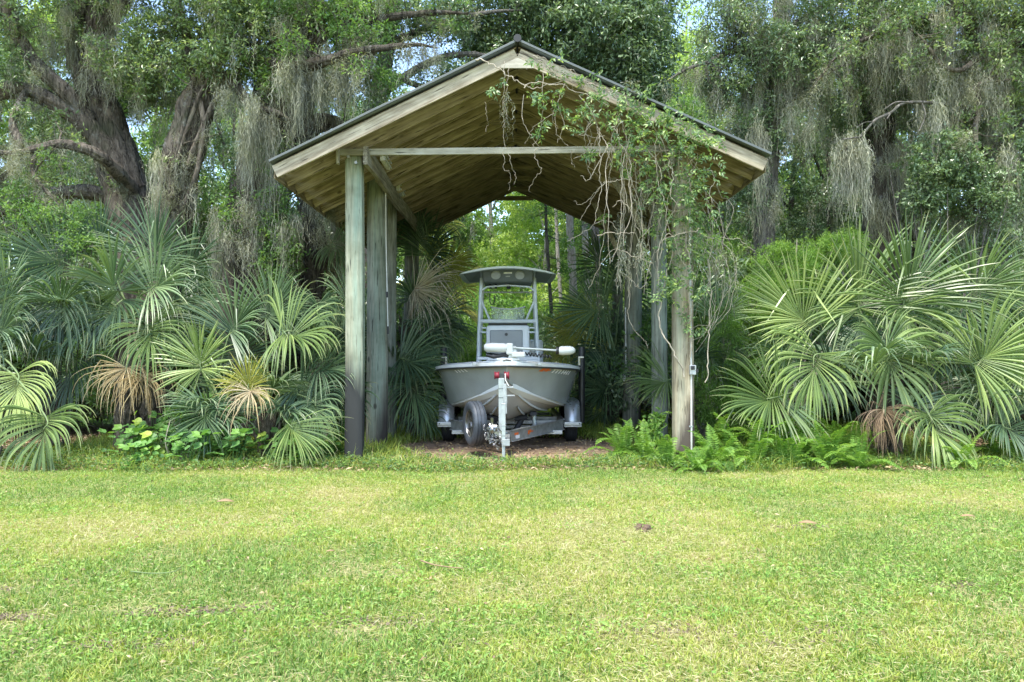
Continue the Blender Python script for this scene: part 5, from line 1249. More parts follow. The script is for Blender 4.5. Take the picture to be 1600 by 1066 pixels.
shrub('feathery_shrub', 'bright green feathery shrub rising behind the right palms', 'shrub', [(1230, 430, 12.8, 60, 50, .7, 120), (1290, 395, 12.9, 50, 26, .6, 70), (1190, 500, 12.6, 50, 70, .6, 150), (1175, 590, 12.3, 55, 60, .5, 140), (1250, 480, 13, 60, 60, .6, 130), (1330, 380, 13.1, 20, 16, .3, 24)], 'feather', 82, (.07, .012), 110, .15, .006, 6)
shrub('feathery_shrub', 'darker feathery shrub close to the right front post', 'shrub', [(1130, 560, 12.2, 30, 90, .5, 110), (1150, 650, 11.9, 45, 40, .5, 80), (1110, 620, 12, 22, 60, .4, 60)], 'feather', 83, (.06, .012), 90, .15, .006, 6)
shrub('holly_bush', 'glossy small leafed bush under the moss curtains on the right', 'bush', [(1470, 250, 12.2, 60, 46, .6, 130), (1540, 300, 12.1, 60, 50, .6, 130), (1450, 310, 12.3, 36, 40, .5, 60), (1590, 250, 12.3, 50, 60, .6, 90), (1555, 380, 12.4, 50, 30, .5, 40)], 'oak_dark', 84, (.055, .035), 34, .14, .007, 4, 0, 'bark_grey')
shrub('young_oak', 'pale leafed young oak sprays over the left palms', 'tree', [(90, 345, 11.4, 70, 30, .6, 70), (30, 320, 11.6, 40, 40, .6, 50), (130, 378, 11.2, 36, 22, .4, 30), (20, 400, 11.5, 40, 40, .5, 36), (60, 265, 12, 60, 26, .6, 24)], 'mid_green', 85, (.055, .026), 30, .15, .006, 4, 0, 'bark_grey')

# ------------------------------------------------------------------ oaks and other trees whose limbs show
make_tree('live_oak', 'gnarled dark live oak with spreading mossy limbs at the far left', 'tree', [
    [(235, 720, 13.4, 52), (232, 560, 13.4, 42), (222, 400, 13.4, 37), (198, 300, 13.4, 33), (168, 200, 13.4, 29), (140, 115, 13.4, 24), (150, 40, 13.4, 24), (160, -60, 13.5, 20), (190, -200, 13.6, 14)],
    [(205, 300, 13.3, 22), (165, 235, 13.1, 16), (128, 190, 12.9, 14), (80, 158, 12.7, 13), (30, 140, 12.6, 12), (-40, 150, 12.5, 11), (-120, 120, 12.4, 10)],
    [(135, 190, 13, 15), (100, 142, 12.7, 12), (55, 100, 12.6, 11), (25, 50, 12.5, 10), (5, -10, 12.4, 11), (-30, -80, 12.3, 9)],
    [(205, 300, 13.2, 14), (180, 265, 12.6, 10), (145, 238, 12.2, 8.5), (100, 226, 12.0, 7.5), (60, 232, 11.8, 6), (20, 240, 11.7, 4), (-20, 235, 11.6, 4)],
    [(185, 310, 13.4, 13), (130, 300, 13.4, 11), (60, 308, 13.4, 10), (0, 330, 13.4, 9), (-60, 340, 13.4, 7)],
    [(120, 110, 13.3, 14), (116, 60, 13.2, 13), (122, 0, 13.1, 12), (130, -80, 13, 10)],
    [(150, 60, 13.3, 12), (190, 10, 13.2, 10), (220, -60, 13.1, 8)],
    [(40, 145, 12.5, 5), (20, 190, 12.1, 6), (30, 225, 12, 7), (22, 260, 11.9, 4), (0, 282, 11.8, 4)],
    [(60, 232, 11.9, 4), (50, 260, 11.7, 4), (60, 285, 11.6, 3), (85, 312, 11.5, 2)]],
    [(60, 20, 13, 90, 60, 1.2, 90), (190, 10, 13.1, 90, 40, 1.2, 90), (200, 100, 12.8, 50, 34, .8, 55), (20, 90, 12.6, 40, 60, .8, 36), (100, 60, 14.5, 100, 60, 1, 50), (240, 150, 13.6, 50, 40, .8, 50), (20, -80, 12.6, 120, 60, 1.6, 160), (180, -90, 13, 140, 60, 1.6, 180), (-80, 60, 12.6, 80, 120, 1.5, 120), (90, 200, 13.5, 60, 30, .8, 30)],
    'oak', 'bark', 101, moss=[(115, 20, 12.9, 30, 130, 380), (140, 60, 12.9, 30, 120, 300), (165, 40, 13, 40, 110, 340), (180, 90, 13, 30, 80, 200), (225, 120, 13.2, 30, 100, 220), (30, 240, 11.8, 30, 90, 240), (85, 40, 12.8, 30, 90, 160), (255, 110, 13.4, 40, 160, 300), (60, 110, 12.6, 30, 50, 120), (270, 20, 13.4, 40, 90, 200)],
    mossn=.55, auto=60, twigsn=.10)
make_tree('live_oak', 'leaning live oak with twisted ropy bark between the two other left oaks', 'tree', [
    [(228, 720, 12.9, 36), (238, 560, 12.9, 30), (255, 430, 12.8, 28), (273, 330, 12.8, 27), (288, 240, 12.7, 28), (308, 165, 12.7, 25), (326, 110, 12.7, 16), (345, 70, 12.6, 13), (362, 30, 12.6, 12), (380, -20, 12.6, 10), (400, -110, 12.6, 8)],
    [(318, 140, 12.7, 16), (300, 80, 12.8, 10), (282, 30, 12.9, 8), (270, -40, 13, 6)],
    [(326, 115, 12.6, 13), (365, 130, 12.4, 9), (392, 165, 12.3, 6), (430, 175, 12.2, 4)],
    [(280, 300, 12.55, 4), (300, 240, 12.42, 4), (330, 170, 12.4, 4), (352, 130, 12.4, 3)], [(262, 340, 12.5, 3), (272, 260, 12.4, 3), (296, 160, 12.4, 3), (310, 100, 12.5, 3)], [(290, 320, 12.45, 4), (312, 250, 12.4, 4), (318, 180, 12.42, 4), (300, 120, 12.5, 3)], [(268, 310, 12.44, 3), (285, 225, 12.36, 3), (312, 150, 12.4, 3)]],
    [(330, 20, 12.4, 80, 46, 1.0, 140), (400, 40, 12.4, 60, 40, .9, 90), (260, 60, 12.8, 60, 40, .9, 80), (350, 90, 12.2, 60, 30, .7, 60), (340, -70, 12.6, 140, 60, 1.6, 180), (230, 120, 12.6, 40, 30, .7, 30), (410, 110, 12.6, 40, 30, .5, 30)],
    'oak', 'bark', 102, moss=[(350, 130, 12.3, 30, 90, 200), (385, 150, 12.2, 30, 150, 300), (398, 180, 12.2, 20, 190, 320), (250, 250, 12.6, 20, 160, 200), (420, 60, 12.5, 40, 90, 160), (240, 300, 12.6, 24, 110, 180), (345, 330, 12.4, 30, 150, 260)], mossn=.22, auto=14, rough=.14, twist=.25, twigsn=.10)
make_tree('live_oak', 'massive ivy clad live oak left of the shed roof, hung with moss', 'tree', [
    [(378, 720, 13.2, 50), (380, 560, 13.2, 44), (390, 430, 13.2, 42), (402, 320, 13.2, 42), (425, 220, 13.2, 42), (446, 140, 13.2, 42), (462, 70, 13.2, 40), (470, 0, 13.2, 34), (480, -120, 13.2, 28)],
    [(380, 88, 12.6, 9), (412, 95, 12.4, 9), (450, 108, 12.2, 10), (490, 100, 12.0, 9), (520, 92, 11.9, 7), (548, 82, 11.8, 6), (600, 75, 11.8, 5), (650, 70, 11.9, 3)],
    [(440, 110, 13, 14), (480, 75, 12.8, 10), (520, 50, 12.6, 8), (590, 30, 12.6, 6), (680, 20, 12.8, 4)],
    [(450, 220, 13.0, 22), (490, 195, 12.9, 16), (520, 190, 12.9, 10)], [(455, 60, 13, 15), (420, 20, 12.8, 11), (390, -40, 12.6, 9)], [(390, 70, 12.6, 4), (360, 60, 12.3, 3), (340, 80, 12.2, 3)]],
    [(480, 10, 12.5, 90, 34, 1.2, 90), (560, 50, 12.4, 60, 36, .9, 60), (420, 20, 12.7, 60, 30, .8, 40), (590, 130, 12.6, 36, 36, .6, 40), (540, 0, 12.8, 90, 40, 1.2, 100), (480, -80, 13, 180, 60, 1.8, 200), (430, 130, 12.4, 30, 20, .4, 20), (432, 300, 12.55, 18, 90, .3, 60), (425, 400, 12.5, 24, 70, .35, 50), (450, 380, 12.6, 14, 60, .3, 30), (365, 330, 12.6, 14, 60, .4, 16)],
    'mid_green', 'bark_dark', 103, moss=[(480, 108, 12.2, 80, 130, 700), (530, 95, 12, 60, 110, 560), (510, 108, 12.3, 90, 130, 700), (450, 115, 12.3, 40, 90, 240), (560, 85, 12, 40, 60, 200), (440, 230, 12.6, 60, 150, 600), (495, 230, 12.6, 60, 140, 600), (400, 300, 12.5, 60, 130, 500), (380, 380, 12.5, 60, 90, 300), (470, 30, 12.7, 70, 90, 500), (425, 200, 12.5, 30, 170, 260), (450, 340, 12.6, 30, 130, 200), (500, 340, 12.8, 30, 120, 260)], mossn=.4, auto=45, twigsn=.14)
make_tree('oak_tree', 'open crowned oak with bare limbs against the sky behind the left roof slope', 'tree', [
    [(560, 720, 18, 16), (570, 400, 18, 15), (585, 200, 18, 14), (600, 100, 18, 11), (620, 0, 18, 8), (640, -120, 18, 5)],
    [(590, 150, 18, 8), (640, 115, 17.8, 6), (690, 90, 17.6, 5), (740, 85, 17.5, 4)], [(600, 110, 18, 6), (660, 135, 17.6, 4), (690, 118, 17.5, 3)], [(605, 70, 18, 6), (680, 40, 17.8, 5), (760, 20, 17.6, 3)]],
    [(560, 60, 17.5, 60, 50, 1.4, 90), (600, 20, 17.6, 70, 34, 1.4, 110), (590, 190, 17.4, 30, 40, .8, 40), (680, 30, 17.4, 60, 30, 1.2, 80), (700, 130, 17.5, 30, 30, .8, 30), (620, -60, 18, 150, 60, 2, 150), (640, 170, 17.6, 30, 20, .6, 16)],
    'oak_dark', 'bark_grey', 104, leaf=(.10, .045), cr=.3, moss=[(560, 110, 17.4, 50, 60, 200), (670, 60, 17.5, 30, 40, 100)], mossn=.15)
make_tree('magnolia', 'dense dark leaved tree rising behind the ridge of the shed', 'tree', [
    [(938, 720, 20, 5), (934, 400, 20, 5), (905, 160, 20, 5), (890, -50, 20, 4)], [(905, 140, 20, 4), (960, 90, 19.7, 4), (1030, 80, 19.5, 3)], [(908, 160, 20, 4), (800, 80, 19.6, 4), (740, 50, 19.5, 3)]],
    [(800, 20, 19.5, 110, 60, 2, 260), (900, 60, 19.3, 110, 80, 2, 340), (990, 90, 19.2, 66, 70, 1.6, 220), (1000, 10, 19.5, 50, 60, 1.6, 150), (1010, 150, 19.1, 40, 26, 1, 60), (880, -60, 19.6, 170, 80, 2.4, 300), (960, 150, 19.4, 60, 40, 1.2, 90), (760, 80, 19.6, 40, 30, 1, 60)],
    'oak_dark', 'bark_grey', 105, leaf=(.13, .055), per=42, cr=.36, moss=[(730, 100, 19, 30, 40, 60)], twigr=.014, shell=.55)
make_tree('maple_tree', 'pale yellow green tree beyond the right roof slope, below the blue sky', 'tree', [
    [(1060, 720, 30, 6), (1065, 300, 30, 6), (1070, 120, 30, 4)]],
    [(1070, 120, 29, 46, 66, 2, 200), (1060, 210, 28.5, 60, 60, 2, 220), (1090, 270, 28, 60, 50, 2, 160), (1030, 200, 29, 40, 30, 2, 80)],
    'oak_light', 'bark_pale', 106, leaf=(.16, .075), per=40, cr=.5)
make_tree('oak_tree', 'moss hung oak with pale trunk just right of the roof corner', 'tree', [
    [(1195, 720, 14, 17), (1192, 500, 14, 16), (1195, 350, 14, 15), (1203, 220, 14, 14), (1212, 100, 14, 12), (1220, 10, 14, 10), (1225, -100, 14, 7)],
    [(1210, 130, 14, 6), (1160, 80, 13.6, 5), (1110, 95, 13.4, 3), (1070, 110, 13.2, 2)], [(1215, 60, 14, 6), (1270, 20, 13.7, 5), (1330, -10, 13.4, 4)], [(1205, 180, 14, 6), (1255, 140, 13.7, 4), (1300, 110, 13.5, 3)]],
    [(1150, 50, 13.5, 62, 60, .9, 150), (1135, 130, 13.6, 40, 46, .7, 80), (1220, 90, 13.4, 70, 60, .9, 140), (1260, 40, 13.6, 60, 50, .9, 90), (1180, 200, 13.7, 50, 50, .7, 60), (1190, -60, 13.8, 140, 60, 1.6, 190), (1160, 300, 14, 40, 60, .6, 60)],
    'oak_dark', 'bark_grey', 107, moss=[(1120, 130, 13.4, 50, 70, 350), (1165, 110, 13.4, 60, 100, 500), (1210, 60, 13.3, 50, 190, 700), (1245, 110, 13.4, 60, 110, 500), (1290, 60, 13.4, 50, 120, 400), (1200, 200, 13.6, 34, 170, 500), (1140, 190, 13.6, 40, 60, 200), (1280, 160, 13.5, 40, 90, 260), (1200, 300, 13.7, 30, 100, 300), (1160, 10, 13.4, 60, 80, 300), (1215, 0, 13.4, 40, 120, 300), (1235, 170, 13.3, 60, 90, 400)], mossn=.5, auto=40)
make_tree('live_oak', 'dark trunked oak behind the right palms, draped in moss curtains', 'tree', [
    [(1385, 720, 14.6, 30), (1380, 500, 14.6, 28), (1376, 350, 14.6, 26), (1372, 220, 14.6, 24), (1366, 110, 14.6, 20), (1360, 0, 14.6, 17), (1350, -120, 14.6, 12)],
    [(1370, 120, 14.5, 10), (1400, 60, 14, 7), (1440, 40, 13.6, 6), (1500, 20, 13.4, 5)], [(1368, 90, 14.5, 8), (1320, 70, 14, 5), (1270, 90, 13.8, 4), (1250, 100, 13.7, 2)],
    [(1500, 30, 12.6, 3), (1440, 26, 12.5, 4), (1400, 40, 12.4, 4), (1360, 58, 12.4, 3), (1320, 76, 12.3, 2), (1290, 110, 12.3, 1.5)]],
    [(1340, 30, 13.8, 90, 50, 1.2, 150), (1430, 60, 13.8, 80, 60, 1.2, 120), (1400, 140, 14.2, 70, 50, .9, 80), (1330, 160, 14.4, 60, 60, .9, 90), (1380, -70, 14, 170, 60, 1.8, 200), (1440, 190, 14.4, 60, 50, .9, 60)],
    'oak', 'bark_dark', 108, moss=[(1320, 50, 13.4, 40, 80, 180), (1370, 40, 13.4, 40, 120, 260), (1410, 60, 13.2, 40, 130, 300), (1400, 120, 13.6, 40, 120, 260), (1355, 130, 13.8, 50, 110, 350), (1450, 100, 13.4, 60, 150, 600), (1400, 250, 13.9, 60, 120, 400), (1360, 300, 14, 50, 100, 300), (1440, 280, 13.8, 60, 120, 400), (1480, 60, 13.3, 50, 130, 450)], mossn=.25, auto=34)
make_tree('live_oak', 'big limbed oak leaning in from the top right corner', 'tree', [
    [(1690, 720, 13.2, 40), (1690, 500, 13.2, 36), (1680, 300, 13.2, 32), (1665, 160, 13.1, 26), (1630, 95, 12.9, 18), (1590, 78, 12.8, 15), (1550, 66, 12.7, 13), (1520, 40, 12.6, 11), (1490, 5, 12.5, 10), (1460, -60, 12.4, 8)],
    [(1560, 70, 12.7, 7), (1530, 90, 12.4, 5), (1500, 110, 12.2, 4), (1470, 100, 12.1, 3), (1440, 60, 12, 2)], [(1665, 170, 13, 14), (1610, 190, 12.7, 8), (1570, 220, 12.5, 5), (1540, 240, 12.4, 3)], [(1675, 40, 13, 12), (1640, -40, 13, 9)],
    [(1527, 130, 12.2, 2), (1530, 165, 12.2, 4), (1524, 200, 12.2, 4), (1526, 240, 12.2, 3), (1520, 260, 12.2, 2)], [(1560, 115, 12.3, 3), (1545, 128, 12.2, 3), (1530, 132, 12.2, 3)]],
    [(1540, 20, 12.6, 80, 40, 1, 100), (1590, 40, 12.5, 60, 50, 1, 80), (1510, 100, 12.7, 60, 40, .8, 60), (1580, 150, 12.6, 50, 50, .8, 70), (1560, -70, 12.8, 160, 60, 1.6, 170), (1500, 200, 13, 60, 50, .8, 60), (1620, 260, 12.8, 60, 60, .8, 50)],
    'oak', 'bark', 109, moss=[(1490, 30, 12.5, 50, 150, 550), (1540, 60, 12.4, 60, 150, 600), (1580, 80, 12.5, 50, 150, 550), (1470, 150, 12.5, 50, 150, 500), (1495, 215, 12.2, 44, 80, 420), (1520, 130, 12.4, 60, 120, 400), (1560, 180, 12.4, 50, 150, 500), (1590, 240, 12.3, 40, 150, 400), (1500, 320, 12.4, 30, 120, 350), (1540, 320, 12.4, 50, 130, 500), (1590, 360, 12.4, 30, 80, 200), (1455, 190, 12.6, 40, 100, 300)], mossn=.25, auto=34)
# the bare branch with its clump of moss
def bare(label, limbs, moss, seed, name='bare_branch'):
    rng = np.random.default_rng(seed); parts = []
    for lp in limbs:
        p, r = limb_pts(lp, 6); parts.append(tubes_np(p, r, 7, .1, seed))
    V, F = join(parts); ba = V[0].copy(); t = thing(name, label, 'branch', tuple(ba)); npmesh('wood', V - ba, F, M['bark_grey'], t, None, True)
    if moss:
        S_ = []; L_ = []
        for (a, b_, Y, wp_, lp_, n) in moss:
            for q in range(max(1, wp_ // 10)): S_.append(P(a + (rng.random() - .5) * wp_, b_, Y + rng.normal() * .06)); L_.append(lp_ / FPX * Y * rng.uniform(.75, 1.1))
        V, F, rn = moss_np(np.array(S_, float), np.array(L_), np.full(len(S_), .06), np.full(len(S_), 130), rng, .008); npmesh('moss', V - ba, F, M['moss'], t, {'rnd': rn})
bare('bare pale branch on the right ending in a long clump of moss', [
    [(1640, 200, 13.1, 5), (1560, 180, 12.8, 3.6), (1500, 166, 12.5, 3), (1470, 162, 12.4, 2.6), (1440, 160, 12.1, 2.4), (1410, 162, 11.8, 2.2), (1392, 176, 11.6, 2.2), (1365, 190, 11.5, 2), (1345, 214, 11.4, 1.7), (1326, 224, 11.4, 1.2)], [(1425, 161, 11.9, 1.6), (1400, 160, 11.7, 1.3), (1382, 171, 11.5, .7)], [(1365, 190, 11.5, 1), (1350, 192, 11.4, .7), (1338, 200, 11.3, .4)], [(1440, 160, 12.1, 1.2), (1446, 180, 12, .9), (1436, 205, 11.9, .6)], [(1345, 214, 11.4, 1), (1352, 232, 11.4, .6), (1340, 250, 11.4, .4)],
    [(1326, 224, 11.4, 2), (1318, 240, 11.4, 1.2)], [(1345, 214, 11.4, 1.6), (1330, 216, 11.3, 1.2), (1316, 218, 11.3, .9)], [(1392, 176, 11.6, 1.4), (1386, 186, 11.5, .8)]], [(1326, 226, 11.4, 44, 140, 0), (1335, 222, 11.45, 30, 120, 0)], 201)

# ------------------------------------------------------------------ woodland behind: each tree and bush on its own
def woodtree_mesh(seed, mat, bark, H=11, leaf=(.14, .06), nb=9, nc=70, cw=1.9, zlo=.28, mossy=0, tr=.13):
    rng = np.random.default_rng(seed)
    t = thing('woodland_tree', None, None); p = np.array([[0, 0, -.1], [.05, .02, H * .3], [rng.normal() * .25, rng.normal() * .2, H * .6], [rng.normal() * .4, rng.normal() * .3, H * .92]]); pts = spline(p, 8)
    parts = [tubes_np(pts, np.linspace(tr, tr * .3, len(pts)), 10, .08, seed)]; bl = []
    for k in range(nb):
        z = H * (zlo + (1 - zlo) * (k + .5) / nb); a = k * 2.4 + rng.random(); d = cw * rng.uniform(.35, .85); c = np.array([math.cos(a) * d, math.sin(a) * d, z])
        bl.append((*c, cw * rng.uniform(.45, .7), cw * rng.uniform(.45, .7), H / nb * rng.uniform(.6, .95), nc)); q = spline(np.array([[0, 0, z * .85], c * [.5, .5, .95], c]), 5); parts.append(tubes_np(q, np.linspace(tr * .35, tr * .1, len(q)), 6, .1, seed + k))
    V, F = join(parts); npmesh('trunk', V, F, M[bark], t, None, True)
    V, F, rn, (cs, hb, st, td) = crown_np(bl, leaf[0], leaf[1], 34, .34, rng, .4, .1); npmesh('crown', V, F, M[mat], t, {'rnd': rn})
    Vt, Ft = twigs_np(cs, hb, rng, .012, .3); npmesh('branches', Vt, Ft, M[bark], t)
    if mossy:
        k = rng.choice(len(cs), mossy, replace=False); V, F, rn = moss_np(cs[k], .4 + 1.2 * rng.random(mossy), np.full(mossy, .10), np.full(mossy, 46), rng, .018); npmesh('moss', V, F, M['moss'], t, {'rnd': rn})
    return t
protoA = woodtree_mesh(301, 'mid_green', 'bark_grey', 11, mossy=60)
protoB = woodtree_mesh(302, 'oak_light', 'bark_pale', 13, (.16, .075), 10, 60, 2.2, .18)
protoC = woodtree_mesh(303, 'oak_dark', 'bark_dark', 10, (.12, .05), 9, 80, 1.9, .2, mossy=90)
def copy_tree(root):
    r = root.copy(); C.objects.link(r)
    for ch in list(root.children):
        c = ch.copy(); C.objects.link(c); c.parent = r
        for g_ in list(ch.children): d = g_.copy(); C.objects.link(d); d.parent = c
    return r
used = set()
def place(proto, x, y, s_, rz, label, group, cat='tree', sz=None):
    o = proto if proto.name not in used else copy_tree(proto); used.add(proto.name)
    o.location = (x, y, 0); o.scale = (s_, s_, sz or s_); o.rotation_euler.z = rz; tag(o, label, cat, group); return o
rs = random.Random(77)
WG = 'woodland trees behind the shed and palms'
rows = [ # (px, Y, proto, scale, label)
    (770, 34, 'B', 1.15, 'bright sunlit tree seen through the shed above the boat top'), (700, 30, 'A', .9, 'mid green tree seen through the shed left of the boat top'), (850, 31, 'B', .95, 'yellow green tree seen through the shed right of the boat top'),
    (935, 29, 'A', .85, 'slim tree behind the hanging vine, seen through the shed'), (815, 42, 'B', 1.3, 'farthest bright tree closing the view through the shed'), (890, 40, 'A', 1.2, 'far green tree between the boat top and right poles'), (725, 40, 'B', 1.2, 'far bright tree behind the left edge of the boat top'), (640, 33, 'A', 1.1, 'green tree behind the left poles'),
    (985, 34, 'B', 1.1, 'pale tree behind the right poles'), (560, 27, 'C', 1.0, 'dark tree behind the left roof corner'), (1075, 27, 'A', .9, 'green tree right behind the right front post'),
    (-150, 20, 'C', 1.0, 'dark mossy tree beyond the far left edge'), (0, 22, 'A', 1.0, 'mossy green tree behind the far left oak'), (110, 19, 'C', .9, 'dark mossy tree between the far left oak limbs'), (180, 26, 'B', 1.0, 'pale green tree glimpsed behind the far left oak trunk'),
    (260, 20, 'A', .85, 'mossy tree glimpsed between the two left oaks'), (350, 24, 'C', 1.0, 'dark tree behind the leaning oak'), (430, 19, 'C', .9, 'dark tree behind the ivy clad oak'), (510, 21, 'A', .85, 'mossy tree left of the shed roof corner'), (60, 30, 'B', 1.1, 'far pale tree at the left'), (320, 32, 'B', 1.1, 'far pale tree showing between the left oaks'),
    (1140, 20, 'A', .75, 'green tree under the right roof corner'), (1230, 21, 'C', .95, 'dark tree behind the pale mossy trunk'), (1290, 18.5, 'C', .85, 'dark tree behind the bare branch'), (1350, 24, 'A', 1.05, 'mossy green tree behind the right palms'), (1430, 20, 'C', 1.0, 'dark mossy tree above the large palm'),
    (1500, 24, 'A', 1.05, 'green mossy tree behind the right bush'), (1570, 19, 'C', .95, 'dark mossy tree at the right edge'), (1660, 22, 'A', 1.1, 'mossy tree beyond the right edge'), (1260, 30, 'B', 1.1, 'pale tree glowing behind the right moss'), (1450, 32, 'B', 1.2, 'far pale tree behind the right palms'), (1180, 30, 'B', .95, 'pale tree under the right roof slope'),
    (1780, 20, 'C', 1.0, 'dark tree well beyond the right edge'), (-280, 24, 'A', 1.1, 'green tree well beyond the left edge')]
for px, Y, k, s_, lab in rows: place({'A': protoA, 'B': protoB, 'C': protoC}[k], PX(px, Y), Y, s_, rs.random() * 6.28, lab, WG)
# slender pale trunks seen through the shed
for px, top, Y, r_, lab in ((872, 340, 26, 3.0, 'thinnest pale trunk seen through the shed, left of the other two'), (893, 340, 24, 6.0, 'pale slanting trunk seen through the shed nearest the boat top'), (916, 330, 25, 5.0, 'pale trunk with peeling bark behind the hanging vine'), (856, 330, 23, 2.6, 'dark slender trunk seen through the shed')):
    make_tree('slender_tree', lab, 'tree', [[(px + 12, 640, Y, r_ * 1.1), (px + 6, 500, Y, r_), (px, 400, Y, r_), (px - 3, top, Y, r_ * .9), (px - 6, 200, Y, r_ * .7), (px - 4, 60, Y, r_ * .4)]],
              [(px - 4, 180, Y, 40, 60, 1, 40), (px, 320, Y, 20, 20, .8, 8)], 'mid_green', 'bark_pale' if 'pale' in lab else 'bark_dark', 400 + px, leaf=(.12, .05), cr=.3)
def bush_mesh(seed, mat, leaf=(.08, .035), nc=34, sz=1.3):
    rng = np.random.default_rng(seed); t = thing('bush', None, None)
    bl = [(rng.normal() * sz * .5, rng.normal() * sz * .4, sz * rng.uniform(.35, 1.15), sz * .5, sz * .5, sz * .42, nc) for k in range(9)]
    V, F, rn, (cs, hb, st, td) = crown_np(bl, leaf[0], leaf[1], 36, .2, rng, .4, .1); V[:, 2] = np.maximum(V[:, 2], .01); npmesh('foliage', V, F, M[mat], t, {'rnd': rn})
    hb = hb * [.3, .3, 0] + [0, 0, .02]; Vt, Ft = twigs_np(cs, hb, rng, .012, .5); npmesh('stems', Vt, Ft, M['bark_grey'], t); return t
bA = bush_mesh(501, 'mid_green'); bB = bush_mesh(502, 'oak_dark', (.09, .04)); bC = bush_mesh(503, 'bright', (.09, .04))
BG = 'bushes under the woodland trees'
for px, Y, k, s_, lab in ((20, 15, 'A', 1.3, 'green bush behind the far left palm'), (110, 16, 'B', 1.5, 'dark bush behind the far left oak foot'), (300, 15.5, 'B', 1.4, 'dark bush between the left oak trunks'), (340, 13.6, 'A', 1.0, 'leafy bush at the foot of the ivy clad oak'), (440, 15.5, 'B', 1.5, 'dark bush right of the ivy clad oak'), (520, 16.5, 'B', 1.6, 'dark bush behind the left front post'),
        (590, 19, 'A', 1.5, 'green bush between the left poles'), (680, 22, 'C', 1.4, 'bright bush left behind the boat'), (730, 24, 'A', 1.7, 'green bush behind the left side of the boat top'), (780, 27, 'C', 2.0, 'bright bush right behind the boat console'), (840, 25, 'C', 1.7, 'bright bush right of the boat console'), (900, 23, 'A', 1.5, 'green bush behind the boat motor head'),
        (960, 21, 'B', 1.6, 'dark bush between the right poles'), (1030, 18, 'B', 1.6, 'dark bush behind the right poles'), (1100, 15.5, 'B', 1.3, 'dark bush right of the front post'), (1150, 16, 'A', 1.6, 'green bush under the right roof corner'), (1215, 15, 'A', 1.5, 'green bush around the pale mossy trunk'), (1290, 15.5, 'B', 1.7, 'dark bush under the bare branch'),
        (1350, 15.8, 'A', 1.6, 'green bush left of the dark right trunk'), (1430, 15.5, 'B', 1.7, 'dark bush behind the large palm'), (1510, 15, 'B', 1.5, 'dark bush behind the small leafed bush'), (1590, 15, 'B', 1.6, 'dark bush at the right edge'), (1680, 14, 'A', 1.5, 'green bush beyond the right edge'), (-80, 14, 'B', 1.5, 'dark bush beyond the left edge'), (230, 17, 'B', 1.9, 'tall dark bush behind the left oaks'), (180, 15, 'A', 1.2, 'green bush behind the big blue green palm'), (400, 18, 'B', 2.0, 'tall dark bush behind the ivy clad oak'), (1250, 18.5, 'B', 2.2, 'tall dark bush behind the feathery shrub'), (1390, 19, 'B', 2.2, 'tall dark bush behind the dark right trunk'), (1520, 18.5, 'B', 2.2, 'tall dark bush behind the right moss')):
    place({'A': bA, 'B': bB, 'C': bC}[k], PX(px, Y), Y, s_, rs.random() * 6.28, lab, BG, 'bush')
# the wood far behind reads as one mass
rng = np.random.default_rng(900); bl = []
for k in range(170):
    x = rng.uniform(-75, 75); y = rng.uniform(46, 58); z = rng.uniform(1, 10.5 if k % 3 else 12.5); bl.append((x, y, z, 4, 3, 2.6, 26))
V, F, rn, _ = crown_np(bl, .5, .26, 36, 1.1, rng, .3, .1); o = npmesh('distant_wood', V, F, M['mid_green'], None, {'rnd': rn}); tag(o, 'far green wood closing the view behind all the trees', 'wood', kind='stuff')

